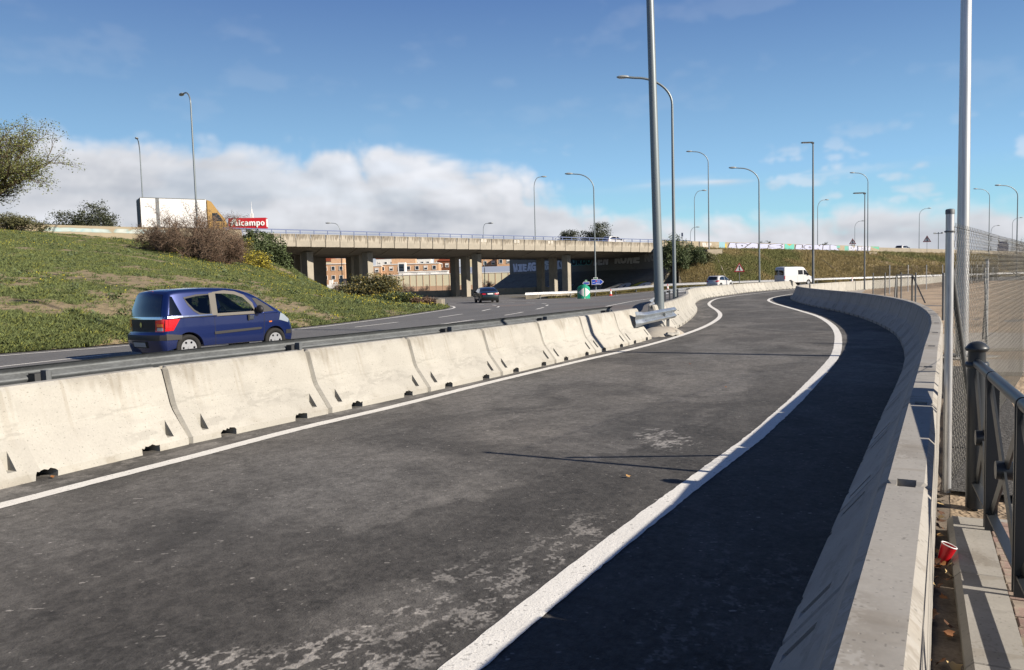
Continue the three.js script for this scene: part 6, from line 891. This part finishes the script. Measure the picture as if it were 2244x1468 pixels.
// tree at the left edge: bare-ish crown with fine spring leaves
{
  reseed(1001); const x = -41.0, z = -58, y = nearestSlope(x, z) - 0.1, t = thing('leafy_tree', 'spreading tree with thin spring foliage at the left edge', 'tree', undefined, [x, y, z]); t.scale.setScalar(1.2);
  const o = branches({ stems: [{ p: [0, 0, 0], d: [-0.05, 1, 0], len: 3.6, r: 0.24 }, { p: [0.1, 0.4, 0], d: [0.75, 0.75, 0.1], len: 4.2, r: 0.16 }, { p: [0.1, 0.4, 0.1], d: [0.95, 0.42, 0.2], len: 4.0, r: 0.13 }, { p: [-0.1, 0.5, 0], d: [-0.6, 0.8, 0.2], len: 4, r: 0.15 }, { p: [0.1, 0.5, -0.1], d: [0.4, 0.9, -0.3], len: 4.2, r: 0.14 }], levels: 3, split: [2, 2, 2], spread: 0.75, ratio: 0.56, up: 0.12, min: 0.012, lift: 0.03 });
  part('trunk', rodsGeo(o.rods), barkMat(0x5a4a3a), t); const pts = []; for (const p of o.tips) for (let k = 0; k < 16; k++) pts.push([p[0] + rr(-0.35, 0.35), p[1] + rr(-0.3, 0.3), p[2] + rr(-0.35, 0.35)]); part('crown', leaves(pts, 0.13, 0.5), leafSpring, t);
}
bush('low_bush', 'olive bush low behind the crest below the left tree', 'bush', [-47.0, 7.6, -74], 5000, 2.6, 1.5, 1.8, 12, 1101, leafOlive, 0.16);
bush('low_bush', 'second olive bush behind the crest right of the left tree', 'bush', [-45.6, 7.5, -76.0], 3600, 2.0, 1.15, 1.4, 9, 1103, leafOlive, 0.15);
bush('pine_tree', 'rounded dark pine behind the wall left of the lorry', 'tree', [-52.8, 6.6, -100], 9000, 2.9, 6.0, 3, 14, 1105, leafPine, 0.24);
bush('pine_tree', 'wider dark pine beside the rounded one behind the wall', 'tree', [-56.4, 6.6, -100], 8000, 3.2, 4.9, 3, 14, 1107, leafPine, 0.24);
// leafless brown shrubs on the slope
function bareShrub(label, x, z, R, H, sd, col, n = 11, dense = 1, y0) {
  reseed(sd); const y = (y0 ?? nearestSlope(x, z)) - 0.15, t = thing('bare_shrub', label, 'shrub', undefined, [x, y, z]), st = [];
  for (let k = 0; k < n; k++) { const a = k / n * 2 * PI + rr(-0.3, 0.3), e = rr(0.12, 0.95); st.push({ p: [Math.cos(a) * R * 0.25 * rnd(), 0, Math.sin(a) * R * 0.25 * rnd()], d: [Math.cos(a) * (1 - e * 0.6), 0.25 + e * 0.85, Math.sin(a) * (1 - e * 0.6)], len: mix(R, H, e) * 0.62, r: 0.05 }); }
  const o = branches({ stems: st, levels: 3, split: [2, 2, 2], spread: 0.95, ratio: 0.5, up: 0.02, min: 0.011 / dense, lift: 0.0, wob: 0.3 }); part('stems', rodsGeo(o.rods.filter((q) => q[1][1] > -0.1), 3), barkMat(col), t);
  const pts = []; for (const p of o.tips) for (let k = 0; k < 4; k++) pts.push([p[0] + rr(-0.2, 0.2), Math.max(0.05, p[1] + rr(-0.2, 0.2)), p[2] + rr(-0.2, 0.2)]); part('dry_leaves', leaves(pts, 0.09, 0.35), leafMat(dense > 1 ? [0.14, 0.10, 0.07] : [0.16, 0.11, 0.075], 0.5), t);
}
bareShrub('large tangled brown leafless shrub on the upper grass slope', -26.0, -64.2, 3.0, 5.6, 1201, 0x74604f, 18);
bareShrub('brown leafless shrub left of the large tangled one', -28.8, -66, 2.5, 3.2, 1203, 0x77634f, 13);
bareShrub('brown leafless shrub right of the large tangled one', -24.8, -66.8, 2.4, 3.2, 1205, 0x6e5848, 15);
bareShrub('low dark brown shrub at the right foot of the tangled ones', -25.4, -68.6, 2.2, 2.4, 1207, 0x5c473a, 10);
bareShrub('tall thin leafless shrub behind the tangled ones', -26.3, -67.0, 1.7, 5.8, 1209, 0x6b564a, 8);
// evergreens and broom at the bridge's left end
bush('evergreen_bush', 'dark glossy evergreen at the left end of the bridge', 'bush', [-27.2, 2.7, -80.6], 16000, 2.5, 4.8, 2.0, 15, 1301, leafGreen, 0.24, { asp: 0.65 });
bush('evergreen_bush', 'second dark evergreen touching the bridge soffit at its left end', 'bush', [-25.4, 1.6, -83.0], 14000, 2.1, 5.0, 1.8, 13, 1303, leafGreen, 0.24, { asp: 0.65 });
bush('broom_bush', 'bright yellow flowering broom below the dark evergreens', 'bush', [-23.6, 2.3, -72.6], 9000, 2.0, 3.0, 1.6, 12, 1305, leafOlive, 0.13, { mat2: leafYellow, every: 2 });
bush('broom_bush', 'smaller yellow broom trailing down the slope edge', 'bush', [-21.2, 1.2, -71.4], 4800, 2.2, 1.6, 1.4, 10, 1307, leafOlive, 0.12, { mat2: leafYellow, every: 3 });
bush('broom_bush', 'yellow-green broom between brown shrub and evergreens', 'bush', [-25.4, 3.3, -73.6], 5000, 1.6, 3.0, 1.4, 8, 1309, leafOlive, 0.13, { mat2: leafYellow, every: 4 });
// shrub by the curved wall
bush('oleander_shrub', 'broad olive-green shrub with golden leaves by the curved low wall', 'bush', [-11.4, 0.0, -65.4], 9000, 2.9, 2.5, 2.0, 16, 1311, leafOlive, 0.17, { mat2: leafGold, every: 5 });
bush('oleander_shrub', 'smaller dark shrub left of the broad one by the low wall', 'bush', [-13.8, 0.1, -66.6], 3600, 1.6, 1.5, 1.3, 8, 1313, leafDark, 0.16);
bush('weed_clump', 'bright green weeds in front of the broad shrub', 'bush', [-8.8, -0.05, -58.5], 5200, 2.4, 0.95, 1.4, 14, 1315, leafGreen, 0.14, { mat2: leafYellow, every: 8 });
bush('weed_clump', 'yellow-flecked weeds left of the bright green ones', 'bush', [-11.8, 0.05, -60.5], 4200, 2.4, 0.8, 1.3, 12, 1317, leafGreen, 0.13, { mat2: leafYellow, every: 3 });
bush('weed_clump', 'reddish dry weeds at the end of the curved low wall', 'bush', [-6.2, -0.1, -55.6], 2200, 1.0, 0.75, 0.8, 8, 1319, leafMat([0.16, 0.09, 0.05], 0.5), 0.13);
// right end of the bridge and above
bush('evergreen_bush', 'tall green bush between the two central lamp posts', 'bush', [23.6, 2.2, -112.4], 9000, 2.3, 5.0, 2.0, 16, 1321, leafGreen, 0.22);
bush('evergreen_bush', 'green bush right of the central lamp posts on the bank', 'bush', [26.6, 2.4, -113.6], 7000, 2.4, 3.6, 2.0, 13, 1323, leafGreen, 0.21);
bush('evergreen_bush', 'low green bush on the bank left of the concrete block', 'bush', [29.3, 3.0, -115.6], 4200, 2.0, 1.9, 1.5, 9, 1325, leafOlive, 0.2);
bush('pine_tree', 'round dark pine behind the bridge rail, right of two', 'tree', [15.4, 5.6, -140], 9000, 3.0, 5.9, 3, 14, 1327, leafPine, 0.26);
bush('pine_tree', 'flat dark pine behind the bridge rail, left of two', 'tree', [11.4, 5.6, -140], 7000, 2.9, 5.0, 2.6, 12, 1329, leafPine, 0.26);
{ const spots = [[36.5, 3.4, 2.9, 'first'], [40.5, 2.4, 1.9, 'second'], [47, 2.9, 2.3, 'third'], [52, 3.4, 2.9, 'fourth'], [57, 2.2, 1.8, 'fifth'], [62, 2.0, 1.6, 'sixth'], [67.6, 3.0, 2.4, 'seventh'], [76, 2.3, 2.0, 'eighth'], [33, 2.5, 2.9, 'ninth']]; spots.forEach(([X, r, h, n], i) => { const zz = -152 - (X - 36) * 0.5; bush('roadside_bush', i === 8 ? 'dark bush behind the plain wall end by the marker post' : `${n} dark bush peeping over the graffiti wall from its left`, 'bush', [X * (i === 8 ? 0.98 : 1), hwY(90) - 0.5, zz], 1500, r * 0.8, h * 0.95, 1.6, 6, 1400 + i, leafPine, 0.26, { group: 'bushes behind the graffiti wall' }); }); }
bareShrub('bare branching tree behind the mesh at the right edge', 66, -98.5, 4.4, 6.4, 1501, 0x5a4d44, 10, 1, 0.1);
for (const [x, h, l] of [[-20.9, 2.6, 'first'], [-17.9, 2.2, 'second'], [-12.3, 3.0, 'third'], [-4.6, 2.8, 'fourth']]) bareShrub(`${l} twiggy bare shrub from the left before the noise wall`, x, -160, 1.0, h, 1510 + (x | 0), 0x8a7664, 6, 1, -0.4);
bareShrub('bare twiggy shrub before the white underpass entrance', -30.5, -138, 1.0, 4.4, 1520, 0x9a8672, 7, 1, -0.4);
bareShrub('brownish bare shrub at the far left under the bridge', -40.6, -150, 2.6, 4.6, 1522, 0x7a6558, 8, 1, -0.4);

// ---------------------------------------------------------------- grass: tufts nobody could count
function tuft(sd, h, n, lean) { reseed(sd); const P = []; for (let k = 0; k < n; k++) { const a = rr(0, 2 * PI), r = rr(0, 0.10), x = Math.cos(a) * r, z = Math.sin(a) * r, b = rr(0, 2 * PI), l = rr(0.2, 1) * lean * h, H = h * rr(0.5, 1.1), w = 0.010; const dx = Math.cos(b) * w, dz = Math.sin(b) * w, mx = x + Math.cos(a) * l * 0.4, mz = z + Math.sin(a) * l * 0.4, tx = x + Math.cos(a) * l, tz = z + Math.sin(a) * l; P.push(x - dx, 0, z - dz, x + dx, 0, z + dz, mx + dx, H * 0.6, mz + dz, x - dx, 0, z - dz, mx + dx, H * 0.6, mz + dz, mx - dx, H * 0.6, mz - dz, mx - dx, H * 0.6, mz - dz, mx + dx, H * 0.6, mz + dz, tx, H, tz); } const g = new THREE.BufferGeometry(); g.setAttribute('position', new THREE.Float32BufferAttribute(P, 3)); g.setAttribute('uv', new THREE.Float32BufferAttribute(new Float32Array(P.length / 3 * 2), 2)); g.computeVertexNormals(); return g; }
function scatter(name, label, cat, geo, mat, n, place, colour) { const im = new THREE.InstancedMesh(geo, mat, n), m = new THREE.Matrix4(), q = new THREE.Quaternion(), c = new THREE.Color(); let k = 0; for (let tries = 0; k < n && tries < n * 6; tries++) { const p = place(); if (!p) continue; q.setFromAxisAngle(V3(0, 1, 0), rr(0, 6.28)); const s = p[3]; m.compose(V3(p[0], p[1] - 0.01, p[2]), q, V3(s * rr(0.8, 1.3), s * rr(0.7, 1.2), s * rr(0.8, 1.3))); im.setMatrixAt(k, m); im.setColorAt(k, c.setRGB(...colour(p))); k++; } im.count = k; return stuff(name, im, label, cat); }
const vergeLine = polyline(railC);
const bladeMat = new THREE.MeshStandardMaterial({ color: 0xffffff, roughness: 0.8, side: THREE.DoubleSide });
reseed(2001);
scatter('slope_grass', 'short green grass covering the left slope', 'grass', tuft(5, 0.095, 14, 1.0), bladeMat, 130000, () => { const u = rr(0.10, 0.97), v = Math.pow(rnd(), 1.5), p = slopePoint(u, v); if (rnd() < bare(p[0], p[2]) * 0.9) return null; return [p[0], p[1], p[2], rr(0.55, 1.25) * (1 + 0.35 * S(0, 0.4, fbm(p[0] * 0.5, p[2] * 0.5, 3)))]; }, (p) => { const k = rr(0.7, 1.3), y = rnd() < 0.12 ? 0.09 : 0; return [0.104 * k + y, 0.132 * k + y * 0.85, 0.040 * k]; });
reseed(2003);
scatter('slope_flowers', 'tiny yellow wild flowers in patches on the left slope', 'flowers', (() => { const g = new THREE.OctahedronGeometry(0.021, 0); return plain(g); })(), bladeMat, 3200, () => { const u = rr(0.12, 0.95), v = Math.pow(rnd(), 1.2), p = slopePoint(u, v); if (fbm(p[0] * 0.22 + 40, p[2] * 0.22, 3) < 0.16) return null; return [p[0], p[1] + rr(0.08, 0.26), p[2], rr(0.7, 1.4)]; }, () => [0.55, 0.47, 0.03]);
reseed(2005);
scatter('bank_grass', 'dry brownish grass covering the right embankment', 'grass', tuft(9, 0.34, 14, 0.8), bladeMat, 70000, () => { const u = Math.pow(rnd(), 1.25) * 0.86, v = rnd(), p = bankPoint(u, v); if (rnd() < bare(p[0], p[2]) * 0.7) return null; return [p[0], p[1], p[2], rr(0.6, 1.5)]; }, (p) => { const g = S(-0.05, 0.35, fbm(p[0] * 0.15, p[2] * 0.15 + 20, 3)), k = rr(0.65, 1.3); return [mix(0.35, 0.20, g) * k, mix(0.28, 0.205, g) * k, mix(0.12, 0.065, g) * k]; });
reseed(2007);
scatter('verge_grass', 'yellowish grass strip behind the far guard rail', 'grass', tuft(11, 0.3, 12, 0.8), bladeMat, 6000, () => { const lp = vergeLine, q = lp.at(rr(3, 60)), [x, z] = offs(q, -rr(0.3, 4.5)); return [x, low(x, z) + 0.06, z, rr(0.6, 1.4)]; }, () => { const k = rr(0.7, 1.3); return [0.20 * k, 0.17 * k, 0.05 * k]; });
reseed(2009);
scatter('slope_weeds', 'dark leafy weeds dotted over the left slope', 'weeds', leaves([...Array(26)].map(() => [rr(-0.22, 0.22), rr(0.02, 0.2), rr(-0.22, 0.22)]), 0.12, 0.5), leafGreen, 1500, () => { const u = rr(0.1, 0.95), v = Math.pow(rnd(), 1.1), p = slopePoint(u, v); if (fbm(p[0] * 0.3 + 90, p[2] * 0.3, 3) < 0.05) return null; return [p[0], p[1], p[2], rr(0.5, 1.3)]; }, () => [1, 1, 1]);
scatter('bank_scrub', 'low dry scrub dotted over the right embankment', 'scrub', leaves([...Array(40)].map(() => [rr(-0.4, 0.4), rr(0.02, 0.45), rr(-0.4, 0.4)]), 0.16, 0.4), leafDry, 900, () => { const u = Math.pow(rnd(), 1.2) * 0.8, v = rnd(), p = bankPoint(u, v); if (fbm(p[0] * 0.2 + 9, p[2] * 0.2, 3) < 0.02) return null; return [p[0], p[1], p[2], rr(0.5, 1.4)]; }, () => [1, 1, 1]);
// base colours were picked on a brighter chart; bring all of them down alike to suit the exposure
{ const done = new Set(); scene.traverse((o) => { for (const m of [o.material].flat()) if (m && !done.has(m)) { done.add(m); if (!(m.transmission > 0.9) && m.metalness < 0.5) m.color.multiplyScalar(0.78); } }); }
scene.traverse((o) => { if (o.isMesh) { o.castShadow = true; o.receiveShadow = true; } });
renderer.render(scene, camera);
